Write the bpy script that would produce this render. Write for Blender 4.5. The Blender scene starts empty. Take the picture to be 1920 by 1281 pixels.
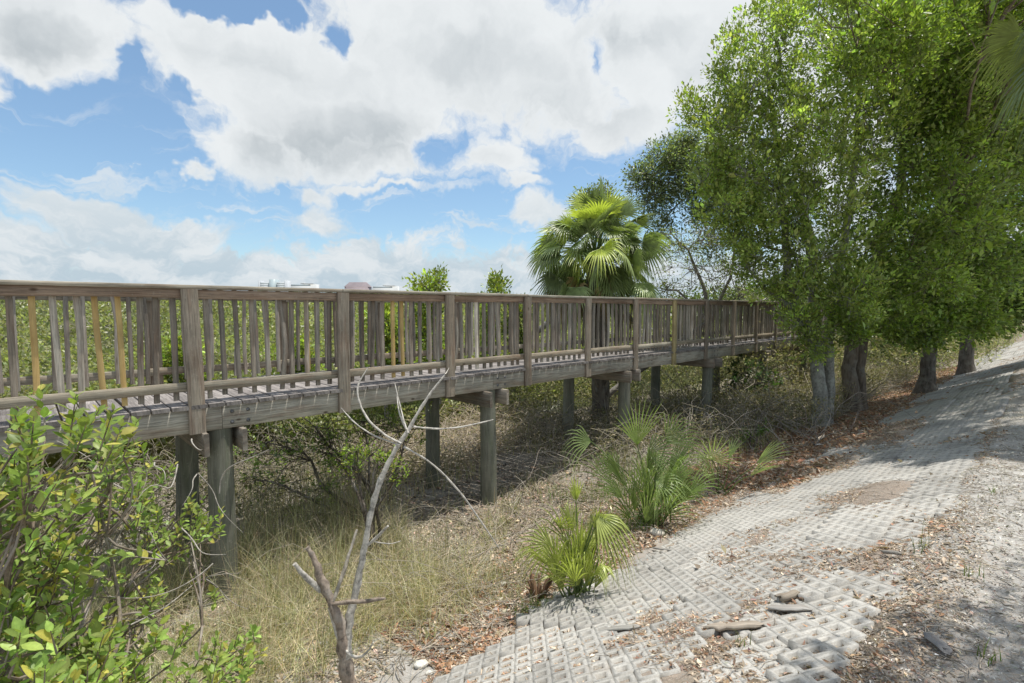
import bpy, math, random
import numpy as np
from mathutils import Vector
random.seed(7)
RNG = np.random.default_rng(7)
C = bpy.context.scene.collection
PI = math.pi

# ------------------------------------------------------------------ camera
FPX = 960.0; EZ = 3.0
TH = math.atan(60.5/FPX)
AL = math.atan(1005*math.cos(TH)/FPX)          # heading of the boardwalk
DX, DY = math.sin(AL), math.cos(AL)
def W(t, u, z=0.0):
    """t metres along the boardwalk direction, u metres across from the viewpoint"""
    return (t*DX-u*DY, t*DY+u*DX, z)
cam_d = bpy.data.cameras.new('camera'); cam = bpy.data.objects.new('camera', cam_d); C.objects.link(cam)
cam.location = (0, 0, EZ); cam.rotation_euler = (PI/2-TH, 0, 0)
cam_d.lens = 18.0; cam_d.sensor_width = 36; cam_d.clip_end = 8000; cam_d.clip_start = 0.05
bpy.context.scene.camera = cam
# ------------------------------------------------------------------ light
SUNV = Vector((0.235, 0.044, 1.0)).normalized()
sun_d = bpy.data.lights.new('sun', 'SUN'); sun = bpy.data.objects.new('sun', sun_d); C.objects.link(sun)
sun_d.energy = 3.0; sun_d.angle = math.radians(0.55); sun_d.color = (1.0, 0.955, 0.88)
sun.rotation_euler = SUNV.to_track_quat('Z', 'Y').to_euler(); sun.location = (0, 0, 60)
vs = bpy.context.scene.view_settings
bpy.context.scene.display_settings.display_device = 'sRGB'
vs.view_transform = 'Standard'; vs.look = 'None'; vs.exposure = 0.72; vs.gamma = 1
cy = bpy.context.scene.cycles
cy.max_bounces = 6; cy.transparent_max_bounces = 8; cy.diffuse_bounces = 3; cy.glossy_bounces = 2; cy.transmission_bounces = 4

def ray(px, py):
    a = (px-960)/FPX; b = (640.5-py)/FPX
    return Vector((a, b*math.sin(TH)+math.cos(TH), b*math.cos(TH)-math.sin(TH)))
def at(px, py, Y):
    r = ray(px, py); return Vector((0, 0, EZ))+r*(Y/r.y)

def build_world():
    world = bpy.data.worlds.new('World'); bpy.context.scene.world = world; world.use_nodes = True
    nt = world.node_tree; N = nt.nodes; L = nt.links; N.clear()
    out = N.new('ShaderNodeOutputWorld'); bg = N.new('ShaderNodeBackground'); L.new(bg.outputs[0], out.inputs[0])
    bg.inputs[1].default_value = 0.1
    sky = N.new('ShaderNodeTexSky'); sky.sky_type = 'NISHITA'; sky.sun_disc = False
    sky.sun_elevation = math.asin(SUNV.z); sky.sun_rotation = math.atan2(SUNV.x, SUNV.y)
    sky.air_density = 1.0; sky.dust_density = 0.6; sky.ozone_density = 1.5
    tc = N.new('ShaderNodeTexCoord')
    def m(op, a, b=None, c=None, clamp=False):
        n = N.new('ShaderNodeMath'); n.operation = op; n.use_clamp = clamp
        for i, v in enumerate((a, b, c)):
            if v is None: continue
            if isinstance(v, (int, float)): n.inputs[i].default_value = v
            else: L.new(v, n.inputs[i])
        return n.outputs[0]
    def vm(op, a, b=None):
        n = N.new('ShaderNodeVectorMath'); n.operation = op
        for i, v in enumerate((a, b)):
            if v is None: continue
            if isinstance(v, tuple): n.inputs[i].default_value = v
            else: L.new(v, n.inputs[i])
        return n.outputs['Value'] if op == 'LENGTH' else n.outputs[0]
    def noise(vec, scale, detail=6, rough=0.55, col=False, lac=2.0):
        n = N.new('ShaderNodeTexNoise'); n.inputs['Scale'].default_value = scale; n.inputs['Detail'].default_value = detail
        n.inputs['Roughness'].default_value = rough; n.inputs['Lacunarity'].default_value = lac
        L.new(vec, n.inputs['Vector']); return n.outputs['Color'] if col else n.outputs['Fac']
    sm = lambda v, lo, hi, a=0.0, b=1.0: (lambda n: (setattr(n, 'interpolation_type', 'SMOOTHSTEP'), L.new(v, n.inputs['Value']),
        n.inputs['From Min'].__setattr__('default_value', lo), n.inputs['From Max'].__setattr__('default_value', hi),
        n.inputs['To Min'].__setattr__('default_value', a), n.inputs['To Max'].__setattr__('default_value', b), n.outputs[0])[-1])(N.new('ShaderNodeMapRange'))
    sep = N.new('ShaderNodeSeparateXYZ'); L.new(tc.outputs['Generated'], sep.inputs[0])
    az = m('ARCTAN2', sep.outputs[0], sep.outputs[1]); el = m('ARCSINE', sep.outputs[2])
    cb = N.new('ShaderNodeCombineXYZ'); L.new(az, cb.inputs[0]); L.new(el, cb.inputs[1])
    P = cb.outputs[0]
    w1 = vm('SUBTRACT', noise(P, 4.5, 5, 0.62, True), (0.5, 0.5, 0.5))
    w2 = vm('SUBTRACT', noise(P, 15, 4, 0.6, True), (0.5, 0.5, 0.5))
    Q = vm('ADD', vm('ADD', P, vm('MULTIPLY', w1, (0.22, 0.17, 0.0))), vm('MULTIPLY', w2, (0.05, 0.045, 0.0)))
    def ae(px, py):
        r = ray(px, py).normalized(); return math.atan2(r.x, r.y), math.asin(r.z)
    def blob(px, py, rx, ry, amp):
        a0, e0 = ae(px, py); a1, e1 = ae(px+rx, py); a2, e2 = ae(px, py-ry)
        d = vm('LENGTH', vm('MULTIPLY', vm('SUBTRACT', Q, (a0, e0, 0)), (1/abs(a1-a0), 1/abs(e2-e0), 0)))
        return m('MULTIPLY', m('SUBTRACT', 1.0, d), amp)
    pos = [(60, 20, 300, 120, 1.2), (-30, 150, 80, 90, 1.1), (400, 90, 170, 140, 1.0), (560, 150, 230, 170, 1.3), (650, 235, 240, 120, 1.2),
           (480, 300, 120, 60, 1.0), (700, 300, 200, 60, 0.9), (850, 100, 330, 190, 1.3), (1080, 130, 240, 190, 1.2), (1150, 235, 130, 70, 1.0),
           (920, 300, 110, 50, 0.8), (1330, 60, 260, 240, 1.1), (160, 385, 110, 55, 1.2), (60, 450, 170, 45, 1.0), (235, 310, 28, 18, 0.9), (330, 325, 40, 14, 0.8),
           (350, 440, 120, 45, 0.8), (720, 355, 160, 12, 0.7), (590, 365, 50, 20, 0.7), (980, 352, 60, 14, 0.7), (1010, 400, 60, 28, 0.9), (600, 410, 70, 30, 0.7), (1600, 200, 400, 300, 0.8)]
    D = None
    for b in pos:
        v = blob(*b)
        if D is None: D = v
        else:
            n = N.new('ShaderNodeMath'); n.operation = 'SMOOTH_MAX'; L.new(D, n.inputs[0]); L.new(v, n.inputs[1]); n.inputs[2].default_value = 0.12; D = n.outputs[0]
    # the low bank of cloud along the horizon
    bank = sm(m('ADD', el, m('MULTIPLY', noise(Q, 9, 6, 0.62), 0.30)), 0.20, 0.33, 0.75, -0.5)
    D = m('MAXIMUM', D, bank)
    # clear-sky holes
    for h in [(455, 5, 120, 40, 1.7), (1112, 105, 40, 70, 0.95), (1135, 170, 40, 60, .7), (640, 70, 36, 66, 0.85), (815, 285, 66, 44, .8), (365, 190, 36, 28, 0.9), (265, 130, 30, 60, .8), (150, 250, 210, 120, 1.7), (470, 385, 130, 22, 0.9), (300, 375, 90, 26, 0.9), (830, 385, 120, 14, 0.6)]:
        v = m('MAXIMUM', blob(*h), 0.0); D = m('SUBTRACT', D, v)
    # far from the photographed part of the sky: ordinary broken cloud
    fb = noise(Q, 6, 9, 0.6); fb2 = noise(Q, 26, 6, 0.6)
    away = sm(m('ABSOLUTE', az), 0.85, 1.1); high = sm(el, 0.62, 0.8); aw = m('MAXIMUM', away, high)
    gen = m('MULTIPLY', m('SUBTRACT', noise(P, 3, 5), 0.46), 5.0)
    D = m('ADD', m('MULTIPLY', D, m('SUBTRACT', 1.0, aw)), m('MULTIPLY', gen, aw))
    D2 = m('ADD', m('ADD', D, m('MULTIPLY', m('SUBTRACT', fb, 0.5), 1.9)), m('MULTIPLY', m('SUBTRACT', fb2, 0.5), 0.9))
    # thin streaks
    mp = vm('MULTIPLY', Q, (4.0, 26.0, 0.0)); st = noise(mp, 1.6, 6, 0.55)
    streak = m('MULTIPLY', sm(st, 0.5, 0.72), m('MULTIPLY', sm(el, 0.36, 0.18), 0.75))
    alpha = m('MAXIMUM', sm(D2, -0.20, 0.42), streak)
    # shade: grey bases inside, bright rims
    up = vm('ADD', Q, (0.02, 0.05, 0.0)); fbu = noise(up, 6, 6, 0.6)
    relief = m('SUBTRACT', fb, fbu)
    thick = sm(m('SUBTRACT', m('ADD', D, m('MULTIPLY', m('SUBTRACT', fb, 0.5), 1.6)), m('MULTIPLY', relief, 3.0)), 0.1, 2.1)
    base = None
    for g in [(700, 275, 260, 70, 1.0), (560, 290, 150, 50, .8), (1000, 215, 190, 60, 1.0), (900, 120, 150, 60, .5), (90, 70, 240, 60, 1.0), (1180, 60, 160, 60, .7), (480, 120, 120, 50, .35), (1330, 150, 150, 60, .5)]:
        v = m('MAXIMUM', blob(*g), 0.0); base = v if base is None else m('ADD', base, v)
    thick = m('ADD', m('MULTIPLY', thick, 0.62), m('MULTIPLY', m('MULTIPLY', base, sm(D2, 0.2, 1.0)), 0.8), None, True)
    thick = m('MULTIPLY', thick, sm(el, 0.10, 0.26, 0.35, 1.0))
    cr = N.new('ShaderNodeMix'); cr.data_type = 'RGBA'; L.new(thick, cr.inputs[0])
    cr.inputs[6].default_value = (5.1, 5.3, 5.4, 1); cr.inputs[7].default_value = (3.0, 3.3, 3.5, 1)
    # haze low in the sky
    hz = N.new('ShaderNodeMix'); hz.data_type = 'RGBA'; L.new(m('MULTIPLY', sm(el, 0.30, 0.02, 0.0, 1.0), sm(noise(vm('MULTIPLY', Q, (1.0, 2.4, 0)), 8, 7, .62), 0.40, 0.62, 0.95, 0.25)), hz.inputs[0])
    L.new(cr.outputs[2], hz.inputs[6]); hz.inputs[7].default_value = (2.95, 3.65, 4.15, 1)
    skm = N.new('ShaderNodeMix'); skm.data_type = 'RGBA'; skm.blend_type = 'MULTIPLY'; skm.inputs[0].default_value = 1
    L.new(sky.outputs[0], skm.inputs[6]); skm.inputs[7].default_value = (0.84, 0.93, 0.95, 1)
    mx = N.new('ShaderNodeMix'); mx.data_type = 'RGBA'; L.new(alpha, mx.inputs[0]); pale = N.new('ShaderNodeMix'); pale.data_type = 'RGBA'; pale.inputs[0].default_value = 0.15; L.new(skm.outputs[2], pale.inputs[6]); pale.inputs[7].default_value = (2.4, 3.7, 4.9, 1); L.new(pale.outputs[2], mx.inputs[6]); L.new(hz.outputs[2], mx.inputs[7])
    L.new(mx.outputs[2], bg.inputs[0])
    world.cycles.sampling_method = 'MANUAL'; world.cycles.sample_map_resolution = 512
build_world()

# ------------------------------------------------------------------ helpers
def tag(o, label=None, cat=None, group=None, kind=None):
    if label: o['label'] = label
    if cat: o['category'] = cat
    if group: o['group'] = group
    if kind: o['kind'] = kind
    return o
def empty(name, loc, label, cat, group=None):
    o = bpy.data.objects.new(name, None); C.objects.link(o); o.location = loc; o.empty_display_size = 0.2
    return tag(o, label, cat, group)
class MB:
    """collects polygons; every vertex has a colour, every corner a uv"""
    def __init__(s): s.v = []; s.f = []; s.c = []; s.uv = []; s.n = 0
    def add(s, V, F, col, UV=None):
        V = np.asarray(V, float).reshape(-1, 3); F = np.asarray(F, int)
        col = np.asarray(col, float)
        if col.ndim == 1: col = np.tile(col[:3], (len(V), 1))
        s.v.append(V); s.c.append(col); s.f.append(F+s.n)
        s.uv.append(np.zeros((F.size, 2)) if UV is None else np.asarray(UV, float).reshape(-1, 2)); s.n += len(V)
    def build(s, name, mat, parent=None, smooth=False, kind=None, label=None):
        V = np.concatenate(s.v); off = Vector((0, 0, 0))
        if parent is not None:
            p = parent
            while p is not None: off = off+p.location; p = p.parent
        V = V-np.array(off)
        me = bpy.data.meshes.new(name)
        flat = np.concatenate([f.ravel() for f in s.f]); tot = np.concatenate([np.full(len(f), f.shape[1]) for f in s.f])
        me.vertices.add(len(V)); me.vertices.foreach_set('co', V.ravel())
        me.loops.add(len(flat)); me.loops.foreach_set('vertex_index', flat.astype(np.int32))
        me.polygons.add(len(tot)); st = np.concatenate([[0], np.cumsum(tot)[:-1]]).astype(np.int32)
        me.polygons.foreach_set('loop_start', st); me.polygons.foreach_set('loop_total', tot.astype(np.int32))
        me.update(calc_edges=True)
        if smooth: me.polygons.foreach_set('use_smooth', np.ones(len(tot), bool))
        ca = me.color_attributes.new('tint', 'FLOAT_COLOR', 'POINT'); cc = np.concatenate(s.c)
        ca.data.foreach_set('color', np.hstack([cc, np.ones((len(cc), 1))]).ravel())
        ul = me.uv_layers.new(name='UVMap'); ul.data.foreach_set('uv', np.concatenate(s.uv).ravel())
        me.materials.append(mat)
        o = bpy.data.objects.new(name, me); C.objects.link(o)
        if parent is not None: o.parent = parent
        if kind: o['kind'] = kind
        if label: o['label'] = label
        return o

BOXF = np.array([[0,1,3,2],[4,6,7,5],[0,4,5,1],[2,3,7,6],[0,2,6,4],[1,5,7,3]])
def board(mb, p0, p1, w, th, side, col, warp=0.0, nseg=1, bev=True):
    """a sawn board from p0 to p1, w wide along 'side', th thick; uv runs with the grain"""
    p0 = np.array(p0, float); p1 = np.array(p1, float); ax = p1-p0; Ln = np.linalg.norm(ax); ax /= Ln
    sd = np.array(side, float); sd -= ax*np.dot(sd, ax); sd /= np.linalg.norm(sd); nn = np.cross(ax, sd)
    b = min(w, th)*0.09
    prof = [(-w/2+b, -th/2), (w/2-b, -th/2), (w/2, -th/2+b), (w/2, th/2-b), (w/2-b, th/2), (-w/2+b, th/2), (-w/2, th/2-b), (-w/2, -th/2+b)]
    k = len(prof); o = random.random()*50; ov = random.random()*50
    per = [0]
    for i in range(k):
        a, c = prof[i], prof[(i+1) % k]; per.append(per[-1]+math.hypot(a[0]-c[0], a[1]-c[1]))
    V = []; ph = random.random()*6; q1 = random.gauss(0, warp); q2 = random.gauss(0, warp)
    for j in range(nseg+1):
        s = j/nseg; bend = math.sin(s*PI)
        c = p0+ax*Ln*s+sd*(q1*bend+0.4*q1*math.sin(s*7+ph))+nn*q2*bend
        for a, b2 in prof: V.append(c+sd*a+nn*b2)
    F = []; UV = []
    for j in range(nseg):
        for i in range(k):
            i2 = (i+1) % k; F.append([j*k+i, j*k+i2, (j+1)*k+i2, (j+1)*k+i])
            s0 = o+Ln*j/nseg; s1 = o+Ln*(j+1)/nseg; UV += [(s0, ov+per[i]), (s0, ov+per[i+1]), (s1, ov+per[i+1]), (s1, ov+per[i])]
    mb.add(V, F, col, UV)
    e = [(o, ov+a*0.3) for a in range(8)]
    base = np.array(V)
    mb.add(base[:k], [[7, 6, 5, 4, 3, 2, 1, 0]], np.array(col)*0.8, [(o+p[0]*0.2, ov+p[1]) for p in prof])
    mb.add(base[-k:], [[0, 1, 2, 3, 4, 5, 6, 7]], np.array(col)*0.8, [(o+p[0]*0.2, ov+p[1]) for p in prof])

def tube(mb, pts, rad, col, n=6, jit=0.0, cap=True):
    P = np.array(pts, float); R = np.array(rad, float); m = len(P)
    T = np.gradient(P, axis=0); T /= np.linalg.norm(T, axis=1)[:, None]+1e-9
    ref = np.array([0.31, 0.9, 0.3]) if abs(T[0][2]) > 0.7 else np.array([0.05, 0.1, 1.0])
    A = np.cross(T, ref); A /= np.linalg.norm(A, axis=1)[:, None]+1e-9; B = np.cross(T, A)
    th = np.linspace(0, 2*PI, n, endpoint=False)
    rr = R[:, None]*(1+jit*RNG.normal(size=(m, n)))
    V = P[:, None]+rr[..., None]*(np.cos(th)[None, :, None]*A[:, None]+np.sin(th)[None, :, None]*B[:, None])
    i = np.arange(n); i2 = (i+1) % n
    F = np.concatenate([np.stack([j*n+i, j*n+i2, (j+1)*n+i2, (j+1)*n+i], 1) for j in range(m-1)])
    ln = np.concatenate([[0], np.cumsum(np.linalg.norm(np.diff(P, axis=0), axis=1))])
    UV = []
    per = 2*PI*max(R[0], 0.005)
    for j in range(m-1):
        u0 = np.full(n, ln[j]); u1 = np.full(n, ln[j+1]); v0 = i/n*per; v1 = (i+1)/n*per
        UV.append(np.stack([u0, v0, u0, v1, u1, v1, u1, v0], 1).reshape(-1, 2))
    mb.add(V.reshape(-1, 3), F, col, np.concatenate(UV))
    if cap and n > 4:
        mb.add(V[-1], [list(range(n))], np.array(col)*0.9, [(0.1*math.cos(a), 0.1*math.sin(a)) for a in th])
def curve(p0, p1, n=5, wob=0.1, sag=0.0):
    p0 = np.array(p0, float); p1 = np.array(p1, float); L = np.linalg.norm(p1-p0)
    s = np.linspace(0, 1, n)[:, None]; off = RNG.normal(size=3)*wob*L; o2 = RNG.normal(size=3)*wob*L*0.5
    P = p0*(1-s)+p1*s+np.sin(s*PI)*off+np.sin(s*2*PI)*o2; P[:, 2] -= (sag*L*np.sin(s[:, 0]*PI)); return P
def unit(a): return a/(np.linalg.norm(a, axis=-1, keepdims=True)+1e-9)
def leaves(mb, P, D, Ln, Wd, col, up=None):
    """many small pointed leaves: two faces folded on the midrib"""
    P = np.asarray(P); n = len(P); D = unit(np.asarray(D)); R = RNG.normal(size=(n, 3))+(np.array([0, 0, 1.0]) if up is None else up)
    S = unit(np.cross(D, R)); Nn = np.cross(S, D); Ln = np.broadcast_to(Ln, n)[:, None]; Wd = np.broadcast_to(Wd, n)[:, None]
    V = np.stack([P, P+D*Ln*0.5+S*Wd*0.5+Nn*Wd*0.12, P+D*Ln-Nn*Ln*0.08, P+D*Ln*0.45-S*Wd*0.5+Nn*Wd*0.12], 1).reshape(-1, 3)
    k = np.arange(n)*4; F = np.concatenate([np.stack([k, k+1, k+2], 1), np.stack([k, k+2, k+3], 1)])
    mb.add(V, F, np.repeat(np.asarray(col), 4, axis=0))
def bigleaves(mb, P, D, Up, Ln, Wd, col):
    """elliptic leaves of 12 faces with a folded midrib, for plants close by"""
    n = len(P); D = unit(D); S = unit(np.cross(D, Up)); Nn = np.cross(S, D); Ln = np.asarray(Ln)[:, None]; Wd = np.asarray(Wd)[:, None]
    st = [(0.0, 0.0), (0.1, 0.03), (0.28, 0.38), (0.52, 0.5), (0.76, 0.38), (0.93, 0.14), (1.0, 0.0)]
    curl = RNG.uniform(-0.05, 0.22, (n, 1)); fold = RNG.uniform(0.05, 0.35, (n, 1))
    M = [P+D*Ln*a-Nn*Ln*curl*a*a for a, w in st]
    Lf = [M[i]+S*Wd*w+Nn*Wd*w*fold for i, (a, w) in enumerate(st)][1:-1]; Rt = [M[i]-S*Wd*w+Nn*Wd*w*fold for i, (a, w) in enumerate(st)][1:-1]
    V = np.stack(M+Lf+Rt, 1).reshape(-1, 3); q = 17; k = np.arange(n)*q
    m = list(range(7)); l = list(range(7, 12)); r = list(range(12, 17)); Q = []; T = []
    for i in range(4):
        Q.append((m[i+1], m[i+2], l[i+1], l[i])); Q.append((m[i+1], r[i], r[i+1], m[i+2]))
    T += [(m[0], m[1], l[0]), (m[0], r[0], m[1]), (m[5], m[6], l[4]), (m[5], r[4], m[6])]
    c = np.repeat(np.asarray(col), q, axis=0); c[(np.arange(len(c)) % q) < 7] *= 1.22
    Fq = np.concatenate([np.stack([k+a for a in x], 1) for x in Q]); Ft = np.concatenate([np.stack([k+a for a in x], 1) for x in T])
    mb.add(V, Fq, c); n0 = mb.n-len(V); mb.f.append(Ft+n0); mb.uv.append(np.zeros((Ft.size, 2)))
def blades(mb, P, H, Wd, lean, col, nseg=3):
    """grass blades"""
    P = np.asarray(P); n = len(P); a = RNG.uniform(0, 2*PI, n); dirv = np.stack([np.cos(a), np.sin(a), np.zeros(n)], 1)
    b = RNG.uniform(0, 2*PI, n); sd = np.stack([np.cos(b), np.sin(b), np.zeros(n)], 1); H = np.broadcast_to(H, n)[:, None]; Wd = np.broadcast_to(Wd, n)[:, None]
    lean = np.abs(RNG.normal(size=(n, 1)))*lean; V = []
    for j in range(nseg+1):
        s = j/nseg; c = P+dirv*H*lean*s*s+np.array([0, 0, 1.0])*H*s*(1-0.35*lean*s); w = Wd*(1-s)*0.5+0.0004; V += [c-sd*w, c+sd*w]
    V = np.stack(V, 1).reshape(-1, 3); q = 2*(nseg+1); k = np.arange(n)*q
    F = np.concatenate([np.stack([k+2*j, k+2*j+1, k+2*j+3, k+2*j+2], 1) for j in range(nseg)])
    mb.add(V, F, np.repeat(np.asarray(col), q, axis=0))
def tones(n, base, var=0.2, alt=None, frac=0.0, hue=0.06):
    c = np.array(base)[None]*np.exp(RNG.normal(size=(n, 1))*var)*(1+RNG.normal(size=(n, 3))*hue)
    if alt is not None:
        k = RNG.random(n) < frac; c[k] = np.array(alt)[None]*np.exp(RNG.normal(size=(k.sum(), 1))*var)
    return np.clip(c, 0.004, 0.9)
def vnoise(x, y, seed=0):
    xi = np.floor(x).astype(np.int64); yi = np.floor(y).astype(np.int64); xf = x-xi; yf = y-yi
    def h(a, b):
        n = (a*374761393+b*668265263+seed*1442695041) & 0xffffffff; n = ((n ^ (n >> 13))*1274126177) & 0xffffffff
        return ((n ^ (n >> 16)) & 0xffff)/65535.0
    s = xf*xf*(3-2*xf); r = yf*yf*(3-2*yf)
    return (h(xi, yi)*(1-s)+h(xi+1, yi)*s)*(1-r)+(h(xi, yi+1)*(1-s)+h(xi+1, yi+1)*s)*r
def fbm(x, y, sc=1.0, oc=4, seed=0):
    v = 0; a = 0.5; t = 0
    for i in range(oc): v = v+a*vnoise(x*sc, y*sc, seed+i*17); t += a; sc *= 2.03; a *= 0.5
    return v/t

# ------------------------------------------------------------------ materials
def newmat(name):
    m = bpy.data.materials.new(name); m.use_nodes = True; nt = m.node_tree; nt.nodes.clear()
    return m, nt.nodes, nt.links
def _math(N, L, op, a, b=None, clamp=False):
    n = N.new('ShaderNodeMath'); n.operation = op; n.use_clamp = clamp
    for i, v in enumerate((a, b)):
        if v is None: continue
        if isinstance(v, (int, float)): n.inputs[i].default_value = v
        else: L.new(v, n.inputs[i])
    return n.outputs[0]
def _noise(N, L, vec, scale, detail=5, rough=0.55, out='Fac'):
    n = N.new('ShaderNodeTexNoise'); n.inputs['Scale'].default_value = scale; n.inputs['Detail'].default_value = detail; n.inputs['Roughness'].default_value = rough
    L.new(vec, n.inputs['Vector']); return n.outputs[out]
def _map(N, L, vec, scale):
    n = N.new('ShaderNodeMapping'); n.inputs['Scale'].default_value = scale; L.new(vec, n.inputs['Vector']); return n.outputs[0]
def _mix(N, L, fac, a, b, mode='MIX'):
    n = N.new('ShaderNodeMix'); n.data_type = 'RGBA'; n.blend_type = mode
    for i, v in ((0, fac), (6, a), (7, b)):
        if isinstance(v, (int, float)): n.inputs[i].default_value = v
        elif isinstance(v, tuple): n.inputs[i].default_value = (*v, 1)
        else: L.new(v, n.inputs[i])
    return n.outputs[2]
def _ramp(N, L, v, pts):
    n = N.new('ShaderNodeValToRGB'); L.new(v, n.inputs[0]); e = n.color_ramp.elements
    while len(e) < len(pts): e.new(0.5)
    for x, (p, c) in zip(e, pts): x.position = p; x.color = (c, c, c, 1) if isinstance(c, (int, float)) else (*c, 1)
    return n.outputs[0]
def _tint(N): n = N.new('ShaderNodeVertexColor'); n.layer_name = 'tint'; return n.outputs[0]
def _finish(N, L, col, rough=0.85, bump=None, bstr=0.3, bdist=0.01, spec=0.25):
    p = N.new('ShaderNodeBsdfPrincipled'); o = N.new('ShaderNodeOutputMaterial'); L.new(p.outputs[0], o.inputs[0])
    if isinstance(col, tuple): p.inputs['Base Color'].default_value = (*col, 1)
    else: L.new(col, p.inputs['Base Color'])
    if isinstance(rough, (int, float)): p.inputs['Roughness'].default_value = rough
    else: L.new(rough, p.inputs['Roughness'])
    p.inputs['Specular IOR Level'].default_value = spec
    if bump is not None:
        b = N.new('ShaderNodeBump'); b.inputs['Strength'].default_value = bstr; b.inputs['Distance'].default_value = bdist
        L.new(bump, b.inputs['Height']); L.new(b.outputs[0], p.inputs['Normal'])
    return p
def wood_mat(name, contrast=1.0, stain=(0.25, 0.12, 0.06), stain_amt=0.35, knots=True, lichen=0.2):
    m, N, L = newmat(name); tc = N.new('ShaderNodeTexCoord'); uv = tc.outputs['UV']; ob = tc.outputs['Object']
    warp = _noise(N, L, _map(N, L, uv, (1.5, 6, 1)), 1.5, 3, 0.5, 'Color')
    wv = N.new('ShaderNodeVectorMath'); wv.operation = 'MULTIPLY_ADD'; L.new(warp, wv.inputs[0]); wv.inputs[1].default_value = (0.0, 0.035, 0); L.new(uv, wv.inputs[2])
    g1 = _noise(N, L, _map(N, L, wv.outputs[0], (0.9, 26, 1)), 2.0, 7, 0.7)
    g2 = _noise(N, L, _map(N, L, wv.outputs[0], (4, 110, 1)), 1.5, 3, 0.6)
    g3 = _noise(N, L, _map(N, L, uv, (1.3, 9, 1)), 1.6, 4, 0.55)
    grain = _math(N, L, 'ADD', _math(N, L, 'MULTIPLY', g1, 0.65), _math(N, L, 'MULTIPLY', g2, 0.35))
    gm = _ramp(N, L, grain, [(0.34, 1-0.72*contrast), (0.44, 1-0.34*contrast), (0.54, 1.0), (0.68, 1+0.35*contrast)])
    c = _mix(N, L, 1.0, _tint(N), gm, 'MULTIPLY')
    c = _mix(N, L, _math(N, L, 'MULTIPLY', _ramp(N, L, g3, [(0.48, 0.0), (0.66, 1.0)]), stain_amt), c, stain)
    pat = _noise(N, L, ob, 2.3, 5, 0.6); c = _mix(N, L, 1.0, c, _ramp(N, L, pat, [(0.3, 0.72), (0.7, 1.16)]), 'MULTIPLY')
    lc = _noise(N, L, ob, 34, 4, 0.6); c = _mix(N, L, _math(N, L, 'MULTIPLY', _ramp(N, L, lc, [(0.6, 0.0), (0.68, 1.0)]), lichen), c, (0.42, 0.42, 0.36))
    h = grain
    if knots:
        v = N.new('ShaderNodeTexVoronoi'); v.inputs['Scale'].default_value = 1.0; v.inputs['Randomness'].default_value = 1.0
        L.new(_map(N, L, wv.outputs[0], (2.3, 5.0, 1)), v.inputs['Vector'])
        k = _ramp(N, L, v.outputs['Distance'], [(0.03, 1.0), (0.055, 0.55), (0.085, 0.0)]); c = _mix(N, L, _math(N, L, 'MULTIPLY', k, 0.75), c, (0.05, 0.028, 0.016))
    _finish(N, L, c, 0.88, h, 0.55, 0.006, 0.2); return m
def leaf_mat(name, trans=0.35, rough=0.42, spec=0.4, nscale=6.0):
    m, N, L = newmat(name); tc = N.new('ShaderNodeTexCoord')
    n = _noise(N, L, tc.outputs['Object'], nscale, 3, 0.6)
    c = _mix(N, L, 1.0, _tint(N), _ramp(N, L, n, [(0.3, 0.8), (0.7, 1.2)]), 'MULTIPLY')
    p = _finish(N, L, c, rough, None, spec=spec)
    t = N.new('ShaderNodeBsdfTranslucent'); L.new(_mix(N, L, 1.0, c, (1.35, 1.5, 0.6), 'MULTIPLY'), t.inputs[0])
    ms = N.new('ShaderNodeMixShader'); ms.inputs[0].default_value = trans; o = [x for x in N if x.type == 'OUTPUT_MATERIAL'][0]
    L.new(p.outputs[0], ms.inputs[1]); L.new(t.outputs[0], ms.inputs[2]); L.new(ms.outputs[0], o.inputs[0]); return m
def bark_mat(name, sc=(1, 1, 0.25), freq=18, bstr=0.7, blotch=(0.34, 0.34, 0.30), bamt=0.3):
    m, N, L = newmat(name); tc = N.new('ShaderNodeTexCoord'); ob = tc.outputs['Object']
    a = _noise(N, L, _map(N, L, ob, sc), freq, 6, 0.65); b = _noise(N, L, ob, 5, 4, 0.6)
    c = _mix(N, L, 1.0, _tint(N), _ramp(N, L, a, [(0.32, 0.42), (0.5, 0.95), (0.7, 1.3)]), 'MULTIPLY')
    c = _mix(N, L, _math(N, L, 'MULTIPLY', _ramp(N, L, b, [(0.5, 0.0), (0.62, 1.0)]), bamt), c, blotch)
    _finish(N, L, c, 0.92, a, bstr, 0.02, 0.15); return m
M_wood = wood_mat('weathered_wood', 1.0, (0.20, 0.10, 0.055), 0.34, True, 0.22)
M_deck = wood_mat('deck_wood', 1.0, (0.07, 0.06, 0.06), 0.4, False, 0.15)
M_pile = wood_mat('pile_wood', 0.8, (0.13, 0.15, 0.10), 0.55, False, 0.25)
M_newwood = wood_mat('new_pine', 0.45, (0.40, 0.20, 0.05), 0.3, True, 0.0)
M_leaf = leaf_mat('tree_leaf', 0.42, 0.36, 0.55, 1.2)
M_nearleaf = leaf_mat('shrub_leaf', 0.35, 0.42, 0.35, 45)
M_palm = leaf_mat('palm_leaf', 0.28, 0.35, 0.5, 8)
M_grass = leaf_mat('grass_blade', 0.3, 0.6, 0.2, 3)
M_bark = bark_mat('bark', (1, 1, 0.22), 16, 0.8)
M_palebark = bark_mat('pale_bark', (1, 1, 0.7), 22, 0.5, (0.42, 0.43, 0.38), 0.6)
M_twig = bark_mat('dead_twig', (1, 1, 1), 30, 0.4, (0.5, 0.47, 0.42), 0.4)
M_litter = leaf_mat('dry_leaf', 0.1, 0.75, 0.15, 10)
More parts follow.
